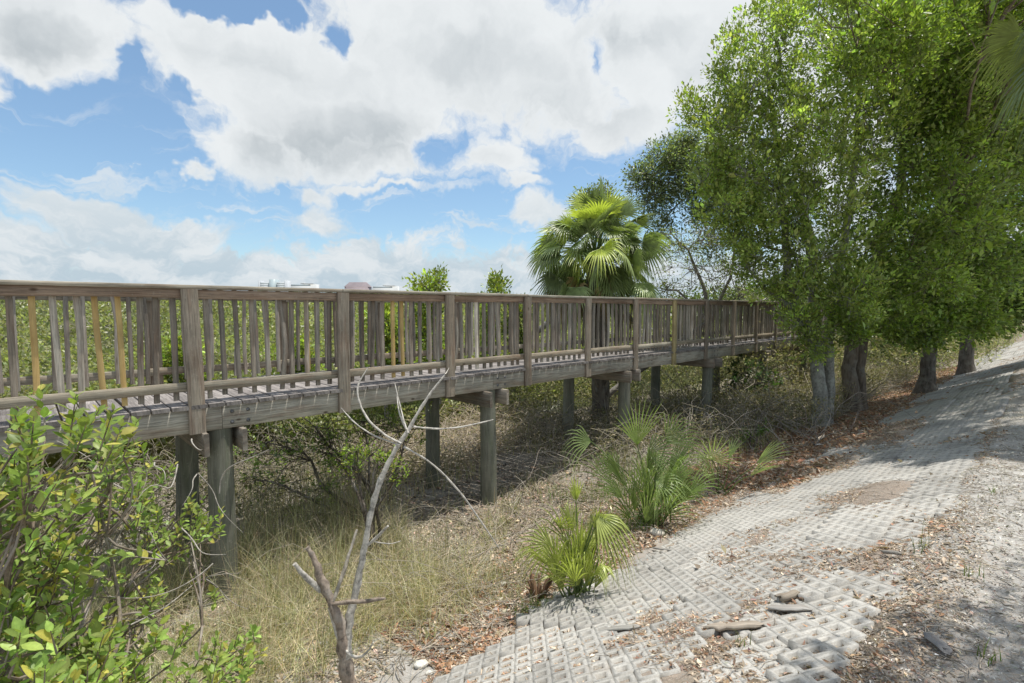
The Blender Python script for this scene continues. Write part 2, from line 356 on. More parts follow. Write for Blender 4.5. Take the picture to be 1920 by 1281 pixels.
def metal():
    m, N, L = newmat('galvanised_bolt'); tc = N.new('ShaderNodeTexCoord')
    _finish(N, L, _ramp(N, L, _noise(N, L, tc.outputs['Object'], 60), [(0.3, (0.10, 0.10, 0.10)), (0.7, (0.24, 0.24, 0.25))]), 0.5).inputs['Metallic'].default_value = 0.6; return m
M_bolt = metal()
def ground_mat():
    m, N, L = newmat('sandy_ground'); g = N.new('ShaderNodeNewGeometry'); ps = g.outputs['Position']
    a = _noise(N, L, ps, 1.1, 6, 0.6); b = _noise(N, L, ps, 9, 6, 0.7); c = _noise(N, L, ps, 60, 4, 0.7); d = _noise(N, L, ps, 190, 2, 0.6)
    sand = _mix(N, L, _ramp(N, L, b, [(0.35, 0.0), (0.65, 1.0)]), (0.32, 0.305, 0.28), (0.50, 0.485, 0.455))
    deb = _mix(N, L, _ramp(N, L, c, [(0.4, 0.0), (0.6, 1.0)]), (0.17, 0.135, 0.105), (0.38, 0.315, 0.26))
    at_ = N.new('ShaderNodeVertexColor'); at_.layer_name = 'tint'
    sp = N.new('ShaderNodeSeparateColor'); L.new(at_.outputs[0], sp.inputs[0])      # r: litter, g: damp soil
    k = _math(N, L, 'ADD', _math(N, L, 'MULTIPLY', _math(N, L, 'SUBTRACT', c, 0.5), 2.6), _math(N, L, 'SUBTRACT', _math(N, L, 'ADD', sp.outputs[0], _math(N, L, 'MULTIPLY', _math(N, L, 'SUBTRACT', b, 0.5), 1.3)), 0.35), True)
    col = _mix(N, L, _math(N, L, 'MULTIPLY', k, 1.6, True), sand, deb)
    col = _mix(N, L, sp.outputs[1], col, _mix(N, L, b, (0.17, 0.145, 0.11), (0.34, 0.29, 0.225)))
    col = _mix(N, L, _ramp(N, L, d, [(0.66, 0.0), (0.70, 1.0)]), col, (0.66, 0.64, 0.6))
    h = _math(N, L, 'ADD', _math(N, L, 'MULTIPLY', b, 0.4), c)
    _finish(N, L, col, 0.95, h, 0.6, 0.02, 0.1); return m
M_ground = ground_mat()
def conc_mat():
    m, N, L = newmat('paver_concrete'); g = N.new('ShaderNodeNewGeometry'); ps = g.outputs['Position']
    a = _noise(N, L, ps, 3.5, 6, 0.65); b = _noise(N, L, ps, 90, 3, 0.6); c = _noise(N, L, ps, 400, 2, 0.5)
    col = _mix(N, L, 1.0, _tint(N), _ramp(N, L, a, [(0.3, 0.72), (0.65, 1.12)]), 'MULTIPLY')
    col = _mix(N, L, 1.0, col, _ramp(N, L, b, [(0.3, 0.8), (0.7, 1.1)]), 'MULTIPLY')
    col = _mix(N, L, _math(N, L, 'MULTIPLY', _ramp(N, L, a, [(0.56, 0.0), (0.7, 1.0)]), 0.5), col, (0.24, 0.20, 0.16))
    _finish(N, L, col, 0.95, _math(N, L, 'ADD', b, c), 0.4, 0.004, 0.1); return m
M_conc = conc_mat()
def flat_mat(name, c1, c2, sc=8, rough=0.85):
    m, N, L = newmat(name); tc = N.new('ShaderNodeTexCoord'); a = _noise(N, L, tc.outputs['Object'], sc, 5, 0.6)
    _finish(N, L, _ramp(N, L, a, [(0.35, c1), (0.65, c2)]), rough, a, 0.3, 0.01); return m

# ------------------------------------------------------------------ ground
UP, LOW = 0.46, 3.1                     # the two edges of the paved slope
def low_edge(t): return np.interp(t, [5.5, 9, 13, 21, 40], [LOW, 2.85, 2.5, 2.3, 2.2])
def base_h(u):
    return np.interp(u, [-400, -30, -6, 0.0, UP, LOW, 3.7, 4.8, 7, 14, 4000], [1.0, 1.3, 1.50, 1.42, 1.36, 0.27, 0.14, 0.05, 0.0, -0.05, -0.05])
def cover(t, u):
    """height of sand and litter above the bed under the pavers"""
    n = fbm(t+40, u+9, 0.9, 4, 3)-0.5; n2 = fbm(t, u, 5.0, 3, 8)-0.5
    near = np.clip((1.75-u)/0.5, 0, 1)*np.clip((4.5-t)/0.9, 0, 1)
    patch = 0.055*np.exp(-((t-6.2)/0.9)**2-((u-1.15)/0.3)**2)+0.05*np.exp(-((t-10.5)/1.6)**2-((u-1.7)/0.35)**2)+0.05*np.exp(-((t-4.4)/0.9)**2-((u-1.9)/0.35)**2)+0.045*np.exp(-((t-8.0)/1.3)**2-((u-2.2)/0.3)**2)+0.05*np.exp(-((t-3.0)/0.8)**2-((u-1.55)/0.4)**2)
    edge = 0.05*np.clip((0.55-u)/0.2, 0, 1)+0.05*np.clip((u-2.75)/0.35, 0, 1)*np.clip((t-3.6)/1.0, 0, 1)
    edge = edge+0.06*np.clip((u-low_edge(t)+.15)/.2, 0, 1)*np.clip((t-5)/2, 0, 1)
    return np.clip(-0.031+n*0.17+n2*0.04+near*0.022+patch+edge, -0.045, 0.05)
def gh(t, u):
    t = np.asarray(t, float); u = np.asarray(u, float)
    z = base_h(u); m = np.clip((u+1)/1.2, 0, 1)*np.clip((4.2-u)/0.7, 0, 1)
    rough = (fbm(t, u, 0.35, 4, 21)-0.5)*0.35*np.clip((u-3.3)/1.5, 0, 1)+(fbm(t, u, 1.7, 4, 5)-0.5)*0.10*np.clip((u-2.9)/0.7, 0, 1)+(fbm(t, u, 2.5, 4, 6)-0.5)*0.08*np.clip((0.7-u)/0.5, 0, 1)
    return z+cover(t, u)*m+rough
def ghw(x, y): return gh(np.asarray(x)*DX+np.asarray(y)*DY, -np.asarray(x)*DY+np.asarray(y)*DX)
def steps(lo, a, b, hi, fine, grow=1.09):
    m = list(np.arange(a, b, fine)); s = fine; x = b
    while x < hi: m.append(x); s *= grow; x += s
    m.append(hi); s = fine; x = a-fine; l = []
    while x > lo: l.append(x); s *= grow; x -= s
    return np.array([lo]+l[::-1]+m)
def build_ground():
    tt = steps(-900, -0.5, 9, 4000, 0.035, 1.025); uu = steps(-1500, -0.6, 5.2, 4000, 0.035, 1.05)
    T, U = np.meshgrid(tt, uu, indexing='ij'); Z = gh(T, U)
    V = np.stack([T*DX-U*DY, T*DY+U*DX, Z], -1).reshape(-1, 3); nu = len(uu)
    i, j = np.meshgrid(np.arange(len(tt)-1), np.arange(nu-1), indexing='ij'); a = (i*nu+j).ravel()
    F = np.stack([a, a+nu, a+nu+1, a+1], 1)
    lit = np.clip(0.30+(fbm(T, U, 0.8, 4, 31)-0.5)*1.5, 0, 1)+0.75*np.clip((U-low_edge(T))/.2, 0, 1)*np.clip((5.8-U)/.8, 0, 1)*np.clip((T-2.5)/2, 0, 1)+0.25*np.clip((4.5-T)/2, 0, 1)*np.clip((1.6-U)/0.5, 0, 1)
    lit = lit+np.where((U > 0.5) & (U < 3.0), 0.5, 0.12*(U < 0.5))
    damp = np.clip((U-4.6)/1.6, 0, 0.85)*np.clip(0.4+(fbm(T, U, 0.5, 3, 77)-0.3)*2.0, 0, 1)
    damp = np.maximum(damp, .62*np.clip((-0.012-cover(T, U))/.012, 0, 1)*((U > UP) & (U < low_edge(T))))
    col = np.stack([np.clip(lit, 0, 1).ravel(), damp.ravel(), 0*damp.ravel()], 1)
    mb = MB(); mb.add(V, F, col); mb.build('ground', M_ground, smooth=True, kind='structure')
build_ground()
def pg(px, py, lift=0.0):
    """point of the ground seen at a pixel"""
    r = ray(px, py); o = Vector((0, 0, EZ)); lo = 0.5
    s = 0.5
    while s < 400:
        p = o+r*s
        if p.z < float(ghw(p.x, p.y))+lift: break
        s *= 1.04
    a, b = s/1.04, s
    for _ in range(9):
        m = (a+b)/2; p = o+r*m
        if p.z < float(ghw(p.x, p.y))+lift: b = m
        else: a = m
    return o+r*b

# ------------------------------------------------------------------ the paved slope: open-cell concrete lattice
def build_pavers():
    mb = MB(); pit = 0.116; web = 0.0255; th = 0.085; c45 = math.sqrt(0.5); V = []; col = []
    def blockid(t, u): return np.floor(t/0.60).astype(int), np.floor((u-UP)/0.44).astype(int)
    rng = np.random.default_rng(3); lift = {}
    n = int(45/pit)
    tc_, uc = [], []
    for i in range(-60, int(60/pit)):
        for j in range(-int(60/pit), 60):
            t = (i-j)*pit*c45; u = (i+j)*pit*c45
            if UP-0.02 < u < float(low_edge(t))+0.02 and -1.0 < t < 42: tc_.append(t); uc.append(u)
    tc_ = np.array(tc_); uc = np.array(uc); bt, bu = blockid(tc_, uc)
    offs = {}
    vs_, fs, cs = [], [], []; jag = lambda t, u: float(fbm(np.array(t), np.array(u), 2.2, 2, 99))
    sl = (base_h(LOW)-base_h(UP))/(LOW-UP)
    k = 0
    # corner offsets of the diamond (t,u), inner hole and outer edge
    H = pit*c45; h = (pit/2-web)*math.sqrt(2)
    outer = [(H, 0), (0, H), (-H, 0), (0, -H)]; inner = [(h, 0), (0, h), (-h, 0), (0, -h)]
    for t, u, a, b in zip(tc_, uc, bt, bu):
        key = (a, b)
        if (u > float(low_edge(t))-.16 and jag(a*.9, 3) > .60) or (u < UP+.12 and jag(a*.8, 7) > .55): continue
        if key not in offs:
            r = rng.normal(size=5); near = 1.0 if t < 6 else 0.6
            # base blocks subside in bands, so whole rows sit proud of their neighbours
            offs[key] = (r[0]*0.006*near+0.016*math.sin(b*2.1+a*0.7)*near, r[1]*0.010, r[2]*0.012, r[3]*0.006, r[4]*0.006, (a+0.5)*0.60, UP+(b+0.5)*0.44, 0.82+0.24*rng.random())
        dz, st, su, ot, ou, tc0, uc0, tone = offs[key]
        cen = (t-tc0, u-uc0); P = []
        def pt(dt, du, z):
            tt = t+dt; uu = u+du
            # shrink a hair towards the block centre: a joint between blocks
            tt2 = tc0+(tt-tc0)*0.985+ot*0.5; uu2 = uc0+(uu-uc0)*0.985+ou*0.5
            zz = float(np.interp(uu2, [UP, LOW], [1.36, 0.27]))+dz+st*(tt2-tc0)+su*(uu2-uc0)+z
            return W(tt2, uu2, zz)
        for q in outer: vs_.append(pt(*q, 0.004))
        for q in inner: vs_.append(pt(q[0]*1.0, q[1]*1.0, 0.0))
        for q in inner: vs_.append(pt(q[0]*0.985, q[1]*0.985, -th))
        for q in outer: vs_.append(pt(*q, -th))
        for e in range(4):
            f = (e+1) % 4
            fs.append((k+e, k+f, k+4+f, k+4+e)); fs.append((k+4+e, k+4+f, k+8+f, k+8+e)); fs.append((k+f, k+e, k+12+e, k+12+f))
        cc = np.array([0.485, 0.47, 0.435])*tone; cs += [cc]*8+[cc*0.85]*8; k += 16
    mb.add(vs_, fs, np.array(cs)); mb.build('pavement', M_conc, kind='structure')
build_pavers()

# ------------------------------------------------------------------ boardwalk
S = 1.53; T1 = 1.17; UN = 5.70; UF = 7.46         # post spacing, first post, near and far rail planes
DV = np.array([DX, DY, 0]); PV = np.array([-DY, DX, 0]); ZV = np.array([0, 0, 1.0])
K0, K1 = -2, 15
def grey(v=0.16): 
    g = np.array([0.35, 0.325, 0.28]); b = np.array([0.32, 0.26, 0.20])
    r = random.random(); c = g*(1-r*0.6)+b*(r*0.6); return c*math.exp(random.gauss(0, v))
def boardwalk():
    t0 = T1+S*(K0-1)-0.3; t1 = T1+S*(K1-1)+0.3; zt = EZ+0.235
    root = empty('boardwalk', W(t1, (UN+UF)/2, 0), 'long weathered grey timber boardwalk with slatted railings raised on round piles beside the paved slope', 'boardwalk')
    # deck
    mb = MB(); t = t0
    while t < t1:
        w = 0.138; c = np.array([0.30, 0.275, 0.26])*math.exp(random.gauss(0, 0.17)); e = random.gauss(0, 0.006)
        dz = random.gauss(0, 0.002)
        board(mb, W(t, UN-0.068+e, 2.055+dz), W(t, UF+0.06+random.gauss(0, 0.006), 2.055+random.gauss(0, 0.002)), w, 0.038, DV, c, 0.002, 2); t += w+0.016
    mb.build('deck', M_deck, root)
    # girders: boards butted at each bent
    bents = [1.41+3.63*k for k in range(-1, 6)]
    for u, thick in ((UN-0.005, 0.045), ((UN+UF)/2, 0.045), (UF+0.005, 0.045)):
        cuts = [t0]+[b+0.0 for b in bents if t0 < b < t1]+[t1]
        g = MB()
        for a, b in zip(cuts[:-1], cuts[1:]):
            board(g, W(a+0.002, u, 1.918), W(b-0.002, u, 1.918), 0.235, thick, ZV, np.array([0.42, 0.395, 0.335])*random.uniform(0.9, 1.1), 0.004, 6)
        go = g.build('girder', M_wood, root)
        if u < UN+0.1:
            for c in cuts[1:-1]:
                for dt in (0.09, 0.24):
                    for dz in (0.05, -0.06):
                        p = np.array(W(c+dt, u-thick/2, 1.918+dz)); b_ = MB(); tube(b_, [p+PV*0.004, p-PV*0.006, p-PV*0.010], [0.020, 0.019, 0.008], (0.2, 0.2, 0.2), 10); b_.build('bolt', M_bolt, go)
    # bents: paired cross beams and piles
    for b in bents:
        for dt in (-0.17, 0.17):
            m = MB(); board(m, W(b+dt, UN-0.16+random.gauss(0, 0.02), 1.685), W(b+dt, UF+0.16, 1.685), 0.225, 0.045, ZV, grey(), 0.003, 3); m.build('cross_beam', M_wood, root)
        for u in (UN+0.10, UF-0.22):
            m = MB(); zs = np.linspace(-0.6, 1.80, 14); lx = random.gauss(0, 0.012)
            P = [np.array(W(b+lx*(1.8-z), u+random.gauss(0, 0.002), z)) for z in zs]
            c = np.array([0.23, 0.23, 0.185])*random.uniform(0.85, 1.1)
            tube(m, P, [0.127-0.006*z for z in zs], c, 20, 0.006); m.build('pile', M_pile, root, smooth=True)
    # railings
    used = []
    for side, ur, sg in (('near', UN, -1), ('far', UF, 1)):
        m = MB(); ml = MB()
        for k in range(K0, K1):
            a = T1+S*(k-1); b = a+S
            for zc, hh in ((3.148, 0.088), (2.243, 0.088)):
                c = grey(0.13)*(np.array([1.05, 0.86, 0.76]) if (zc > 3 and side == 'near') else np.array([1.12, 1.10, 1.02]))
                dz = random.gauss(0, 0.004)
                board(m if zc > 3 else ml, W(a+0.004, ur+sg*0.0, zc+dz), W(b-0.004, ur+sg*0.0, zc+random.gauss(0, 0.004)), hh, 0.038, ZV, c, 0.006, 8)
        rail = m.build('railing', M_wood, root, label='railing on the side nearer the paved slope' if side == 'near' else 'railing on the marsh side of the boardwalk')
        ml.build('lower_rail', M_wood, rail); m = MB(); k = K0
        while k < K1:
            step = 2 if k % 2 == 0 else 3
            a = T1+S*(k-1); b = min(T1+S*(k-1+step), t1)
            board(m, W(a+0.003, ur-sg*0.02, 3.214+random.gauss(0, 0.002)), W(b-0.003, ur-sg*0.02, 3.214+random.gauss(0, 0.002)), 0.145, 0.038, PV, grey(0.1)*np.array([1.15, 1.18, 1.15]), 0.0012, 14); k += step
        m.build('cap_rail', M_wood, rail)
        for k in range(K0, K1+1):
            tk = T1+S*(k-1)+random.gauss(0, 0.008); m = MB(); up = ur+sg*(0.019+0.024+0.003)
            lean = random.gauss(0, 0.006)
            board(m, W(tk-lean, up, 1.795), W(tk+lean, up+random.gauss(0, 0.004), 3.192), 0.14, 0.045, DV, grey(0.14)*(np.array([0.98, 0.93, 0.88])), 0.006, 10)
            if k in (7,) and side == 'near': m.c = [c*np.array([1.25, 1.25, 0.85]) for c in m.c]
            m.build('post', M_wood, rail)
            for j in range(1, 11):
                tb = tk+S/11*j+random.gauss(0, 0.006)
                if side == 'far': tb += 0.02
                used.append((abs(tb-0.4)+(2.5 if side == 'far' else 0), side, rail, tb, ur-sg*(0.019+0.019+0.001), (k, j)))
    used.sort(key=lambda a: a[0])
    rest = {'near': MB(), 'far': MB()}; rails = {}
    # balusters replaced with fresh yellow pine, by their place in the photograph
    def tpx(px, u):      # boardwalk distance at which the plane u meets image column px
        r = ray(px, 640); tu = (r.x*DX+r.y*DY)/(-r.x*DY+r.y*DX); return tu*u
    fresh_n = [tpx(80, UN), tpx(196, UN), tpx(232, UN), tpx(735, UN), tpx(752, UN)]; fresh_f = [tpx(580, UF)]
    def fresh(side, tb): return any(abs(tb-f) < S/22+0.002 for f in (fresh_n if side == 'near' else fresh_f))
    n_near = n_far = 0
    for _, side, rail, tb, ub, kj in used:
        rails[side] = rail
        own = (side == 'near' and n_near < 80) or (side == 'far' and n_far < 50)
        m = MB() if own else rest[side]
        fr = fresh(side, tb); c = (np.array([0.62, 0.36, 0.10]) if not fr else np.array([0.56, 0.41, 0.18])*random.uniform(0.9, 1.1)) if fr else grey(0.24)*np.array([0.95, 0.95, 0.95])
        lean = random.gauss(0, 0.007)
        if random.random() < 0.12: lean *= 2.5
        zb = 2.125+random.gauss(0, 0.008)
        w = random.uniform(0.039, 0.046)
        board(m, W(tb-lean, ub, zb), W(tb+lean, ub, 3.193), w, 0.036, DV, c, 0.0025 if fr else (0.006 if random.random() < 0.75 else 0.013), 8)
        if own:
            m.build('baluster', M_newwood if fr else M_wood, rail, label='fresh yellow pine baluster among the grey ones' if fr else None)
            if side == 'near': n_near += 1
            else: n_far += 1
    for s_ in rest: rest[s_].build('balusters', M_wood, rails[s_], kind='stuff')
boardwalk()

# ------------------------------------------------------------------ plants: generators
def grow_tree(name, label, cat, base, trunks, lobes, leaf, bark, barkcol, leafcol, group=None, ntwig=60, nleaf=26, lsize=0.06, twr=0.010, spread=0.13, matl=None, alt=None, afrac=0.08, upright=0.3, lw=0.5, limbr=0.06, sizevar=0.25):
    root = empty(name, base, label, cat, group); tb = MB(); lb = MB()
    nodes = []
    for tr in trunks:
        P = np.array([list(p) for p, r in tr]); R = np.array([r for p, r in tr])
        # resample
        s = np.linspace(0, len(P)-1, len(P)*4-3); PP = np.stack([np.interp(s, np.arange(len(P)), P[:, i]) for i in range(3)], 1)
        PP[1:-1] += RNG.normal(size=(len(PP)-2, 3))*0.010; RR = np.interp(s, np.arange(len(P)), R)
        PP[0, 2] -= 0.15; RR[0] *= 1.35; RR[1] *= 1.12
        tube(tb, PP, RR, barkcol, 12, 0.04)
        for p, r in zip(PP[len(PP)//3:], RR[len(PP)//3:]): nodes.append((p, r))
    NP = np.array([p for p, r in nodes])
    for (c, rad, wt) in lobes:
        c = np.array(c, float); rad = np.array(rad, float)
        d = np.linalg.norm(NP-c, axis=1)+np.maximum(0, NP[:, 2]-c[2])*2; k = int(np.argmin(d))
        st, r0 = nodes[k]; r0 = min(r0*0.6, limbr)
        Lb = curve(st, c+np.array([0, 0, rad[2]*0.3]), 8, 0.07); tube(tb, Lb, np.linspace(r0, 0.014, 8), barkcol, 7, 0.03)
        nt = int(ntwig*wt); sec = []
        for i in range(max(2, nt//9)):
            e = unit(RNG.normal(size=3))*rad*0.62+c; a = Lb[RNG.integers(3, 8)]; B2 = curve(a, e, 5, 0.1); tube(tb, B2, np.linspace(0.016, 0.006, 5), barkcol, 5); sec += list(B2[1:])
        sec = np.array(sec+list(Lb[5:])); cps = []
        for i in range(nt):
            v = unit(RNG.normal(size=3)); v[2] += upright*0.3; e = c+v*rad*(RNG.random()**0.42)
            j = int(np.argmin(np.linalg.norm(sec-e, axis=1)+RNG.random(len(sec))*0.3)); B3 = curve(sec[j], e, 5, 0.09)
            if np.linalg.norm(B3[-1]-B3[0]) < 0.12: B3[-1] += np.array([0, 0, 0.15])
            tube(tb, B3, np.linspace(twr*0.7, twr*0.25, 5), barkcol, 3, cap=False); cps.append(B3)
        cps = np.array(cps); m = int(nleaf)
        s = 0.35+0.68*RNG.random((nt, m))**0.8; sc_ = np.clip(s, 0, 1)*4; i0 = np.minimum(sc_.astype(int), 3); fr = (sc_-i0)[..., None]
        ii = np.arange(nt)[:, None]; A = cps[ii, i0]*(1-fr)+cps[ii, i0+1]*fr; tip = unit(cps[:, 4]-cps[:, 2])[:, None]
        P = A+RNG.normal(size=A.shape)*spread*(0.5+0.5*RNG.random((nt, 1, 1))); D = unit(P-A)*1.0+tip*0.8+RNG.normal(size=A.shape)*0.45+np.array([0, 0, upright])
        clump = np.exp(RNG.normal(size=(nt, 1, 1))*0.30)*np.array(1.0)
        col = tones(nt*m, leafcol, 0.22, alt, afrac).reshape(nt, m, 3)*clump
        sz = lsize*np.exp(RNG.normal(size=nt*m)*sizevar)
        leaves(lb, P.reshape(-1, 3), D.reshape(-1, 3), sz, sz*lw, col.reshape(-1, 3))
    tr = tb.build('trunk', bark, root, smooth=True); lb.build('crown', matl or leaf, root)
    return root
def lobe(px, py, Y, rx, ry, wt=1.0, depth=None):
    c = at(px, py, Y); s = Y/FPX; return (c, (rx*s, (depth if depth else 0.5*(rx+ry))*s, ry*s), wt)
G_sun = (0.29, 0.355, 0.10); G_mid = (0.24, 0.315, 0.09); G_dk = (0.17, 0.23, 0.08); G_grey = (0.10, 0.135, 0.06)
def trunk_px(base, pts):
    return [(Vector(base), pts[0])]+[(at(a, b, Y), r) for a, b, Y, r in pts[1]]

# tree A: pale twin-stemmed, nearest
bA = pg(1536, 802); YA = bA.y
grow_tree('broadleaf_tree', 'tree with pale grey twin trunk standing against the far end of the boardwalk', 'tree', bA,
    [[(bA, .20), (at(1536, 740, YA), .155), (at(1530, 650, YA), .14), (at(1500, 590, YA), .11), (at(1478, 530, YA), .10), (at(1470, 400, YA), .075), (at(1450, 230, YA), .05), (at(1430, 80, YA), .025)],
     [(bA+Vector((.22, .1, 0)), .13), (at(1556, 740, YA+.1), .12), (at(1553, 640, YA+.1), .11), (at(1570, 520, YA), .09), (at(1600, 350, YA), .07), (at(1610, 150, YA), .045), (at(1600, 20, YA), .03)],
     [(at(1500, 590, YA), .07), (at(1440, 545, YA), .045), (at(1400, 500, YA), .03)]],
    [lobe(1400, 200, YA, 75, 110, 1.1), lobe(1460, 130, YA, 80, 140, 1.2), lobe(1350, 260, YA-.3, 60, 70, .7), lobe(1300, 215, YA, 40, 45, .25), lobe(1345, 150, YA, 28, 60, .25), lobe(1375, 90, YA, 25, 55, .22), lobe(1400, 330, YA, 90, 80, 1.2), lobe(1500, 260, YA-.6, 90, 110, 1.4),
     lobe(1560, 120, YA, 90, 150, 1.4), lobe(1540, 370, YA-.8, 90, 90, 1.3), lobe(1450, 420, YA, 90, 80, 1.1), lobe(1420, 500, YA, 60, 60, .6), lobe(1360, 400, YA, 60, 55, .6), lobe(1395, 450, YA, 60, 50, .6), lobe(1460, 545, YA, 60, 40, .5), lobe(1330, 330, YA, 50, 50, .5), lobe(1540, 500, YA-.5, 100, 90, 1.2), lobe(1620, 250, YA-.6, 80, 120, 1.2),
     lobe(1600, 560, YA-.8, 70, 60, 0.8), lobe(1510, 610, YA-.3, 60, 45, .5), lobe(1530, 660, YA-.5, 40, 40, .2), lobe(1470, 20, YA, 60, 60, .4)],
    M_leaf, M_palebark, (0.27, 0.265, 0.235), G_sun, ntwig=92, nleaf=38, lsize=0.075, upright=0.8, spread=.105, sizevar=.35)
# tree B
bB = pg(1600, 772); YB = bB.y
grow_tree('broadleaf_tree', 'second tree of the row, thick brown furrowed double trunk just right of the pale one', 'tree', bB,
    [[(bB, .22), (at(1592, 690, YB), .17), (at(1604, 620, YB), .16), (at(1640, 500, YB), .13), (at(1690, 350, YB), .10), (at(1700, 150, YB), .07), (at(1700, -40, YB), .04)],
     [(bB+Vector((.30, .1, 0)), .13), (at(1612, 690, YB), .12), (at(1625, 600, YB), .11), (at(1730, 460, YB-.5), .09), (at(1790, 330, YB-1), .06)]],
    [lobe(1680, 120, YB-1, 110, 130, 1.3), lobe(1760, 60, YB-1.5, 110, 120, 1.3), lobe(1700, 300, YB-1.5, 110, 110, 1.4), lobe(1650, 440, YB-1.5, 100, 90, 1.2), lobe(1640, 560, YB-1, 90, 70, 1.1), lobe(1720, 520, YB-1.5, 90, 90, 1.1),
     lobe(1800, 220, YB-2, 110, 120, 1.4), lobe(1790, 390, YB-2, 110, 100, 1.2), lobe(1640, -20, YB-1, 120, 90, .8), lobe(1690, 610, YB-.5, 60, 40, .5), lobe(1590, 610, YB-1.8, 50, 40, .4),
     (W(9.8, 2.2, 8.4), (1.2, 1.1, .7), 1.2), (W(11.0, 0.7, 8.6), (1.4, 1.3, .7), 1.6), (W(12.2, 2.4, 8.0), (1.3, 1.2, .8), 1.5), (W(12.6, 0.2, 8.4), (1.5, 1.3, .8), 1.6), (W(10.0, -.6, 8.7), (1.2, 1.2, .6), 1.0)],
    M_leaf, M_bark, (0.20, 0.165, 0.13), G_mid, ntwig=105, nleaf=40, lsize=0.085, upright=0.4, spread=.125, sizevar=.35, alt=(0.26, 0.34, 0.06), afrac=.3)
# tree C and D
bC = pg(1736, 735); YC = bC.y
grow_tree('broadleaf_tree', 'third tree of the row, dark stout trunk flaring at the foot beside the shaded paving', 'tree', bC,
    [[(bC, .25), (at(1738, 700, YC), .19), (at(1745, 630, YC), .165), (at(1750, 500, YC), .15), (at(1800, 350, YC), .11), (at(1820, 150, YC), .06)]],
    [lobe(1760, 560, YC-1, 90, 60, 1.1), lobe(1830, 500, YC-1, 90, 90, 1.2), lobe(1860, 350, YC-1.5, 110, 110, 1.2), lobe(1870, 150, YC-1.5, 120, 130, 1.3), lobe(1730, 620, YC-1.5, 60, 30, .6), lobe(1800, 600, YC-1, 70, 40, .7), lobe(1740, 430, YC, 90, 90, .9), lobe(1850, 20, YC-1, 110, 100, 1),
     (W(14.4, 1.2, 8.2), (1.6, 1.5, .8), 1.5), (W(16.5, 1.8, 8.0), (1.6, 1.5, .9), 1.5), (W(16.4, 0, 7.8), (1.6, 1.3, .9), 1.2), (W(18.7, 0.8, 7.5), (1.7, 1.6, .9), 1.2), (W(14.5, -1, 8.2), (1.4, 1.2, .7), 1.0)],
    M_leaf, M_bark, (0.15, 0.13, 0.11), G_mid, ntwig=150, nleaf=30, lsize=0.11, spread=.18, alt=(0.16, 0.23, 0.04), afrac=.2, upright=.2)
bD = pg(1812, 701); YD = bD.y
grow_tree('broadleaf_tree', 'fourth and farthest tree of the row, slim dark trunk near the right edge', 'tree', bD,
    [[(bD, .24), (at(1812, 660, YD), .20), (at(1815, 600, YD), .18), (at(1830, 480, YD), .16), (at(1860, 300, YD), .10)]],
    [lobe(1840, 570, YD-2, 90, 45, 1), lobe(1920, 520, YD-2, 90, 80, 1.1), lobe(1930, 350, YD-2, 110, 120, 1), lobe(1900, 580, YD-3, 70, 28, .6), lobe(1940, 200, YD-2, 90, 120, .9), lobe(1800, 470, YD, 80, 80, .7)],
    M_leaf, M_bark, (0.16, 0.14, 0.12), G_dk, ntwig=170, nleaf=30, lsize=0.14, spread=.25, upright=.2)
# oak behind, reaching left over the boardwalk
bO = at(1540, 640, 17.0); bO.z = 0.0; YO = bO.y
grow_tree('oak_tree', 'grey green oak behind the boardwalk whose long limbs reach left over the palm', 'tree', bO,
    [[(bO, .24), (at(1530, 600, YO), .19), (at(1520, 450, YO), .15), (at(1500, 380, YO), .11), (at(1460, 300, YO), .06), (at(1400, 250, YO), .03)],
     [(at(1520, 450, YO), .08), (at(1440, 400, YO), .055), (at(1360, 375, YO), .045), (at(1270, 345, YO), .03), (at(1205, 335, YO), .015)]],
    [lobe(1210, 335, YO, 48, 30, .45), lobe(1260, 300, YO, 60, 38, .75), lobe(1300, 345, YO, 70, 45, 1.0), lobe(1230, 375, YO, 45, 30, .4), lobe(1370, 300, YO, 80, 50, .9), lobe(1380, 380, YO, 80, 50, .9), lobe(1285, 265, YO, 36, 22, .3), lobe(1460, 360, YO, 80, 80, .8), lobe(1240, 425, YO, 30, 30, .2), lobe(1310, 400, YO, 50, 30, .35), lobe(1340, 460, YO, 40, 40, .25)],
    M_leaf, M_bark, (0.16, 0.15, 0.135), (0.20, 0.235, 0.13), ntwig=190, nleaf=30, lsize=0.08, spread=.14, upright=.1, lw=.5, alt=(.17, .2, .09), afrac=.15)
# sparse tree behind rail
bS = Vector(W(11.6, 9.2, 0.0)); YS = bS.y
grow_tree('sparse_tree', 'thin half bare tree with fine tangled grey twigs between the palm and the big trees', 'tree', bS,
    [[(bS, .08), (at(1330, 600, YS), .06), (at(1320, 540, YS), .05), (at(1290, 470, YS), .03), (at(1260, 440, YS), .015)], [(at(1330, 600, YS), .05), (at(1370, 520, YS), .04), (at(1380, 450, YS), .02)], [(at(1330, 600, YS), .04), (at(1270, 545, YS), .03), (at(1230, 540, YS), .012)]],
    [lobe(1270, 460, YS, 60, 35, .7), lobe(1330, 450, YS, 50, 40, .6), lobe(1300, 510, YS, 80, 50, .6), lobe(1370, 520, YS, 60, 60, .6), lobe(1250, 545, YS, 40, 28, .3), lobe(1400, 560, YS, 50, 40, .4)],
    M_leaf, M_twig, (0.24, 0.22, 0.2), (0.24, 0.27, 0.13), ntwig=140, nleaf=8, lsize=0.06, spread=.10, twr=.012)
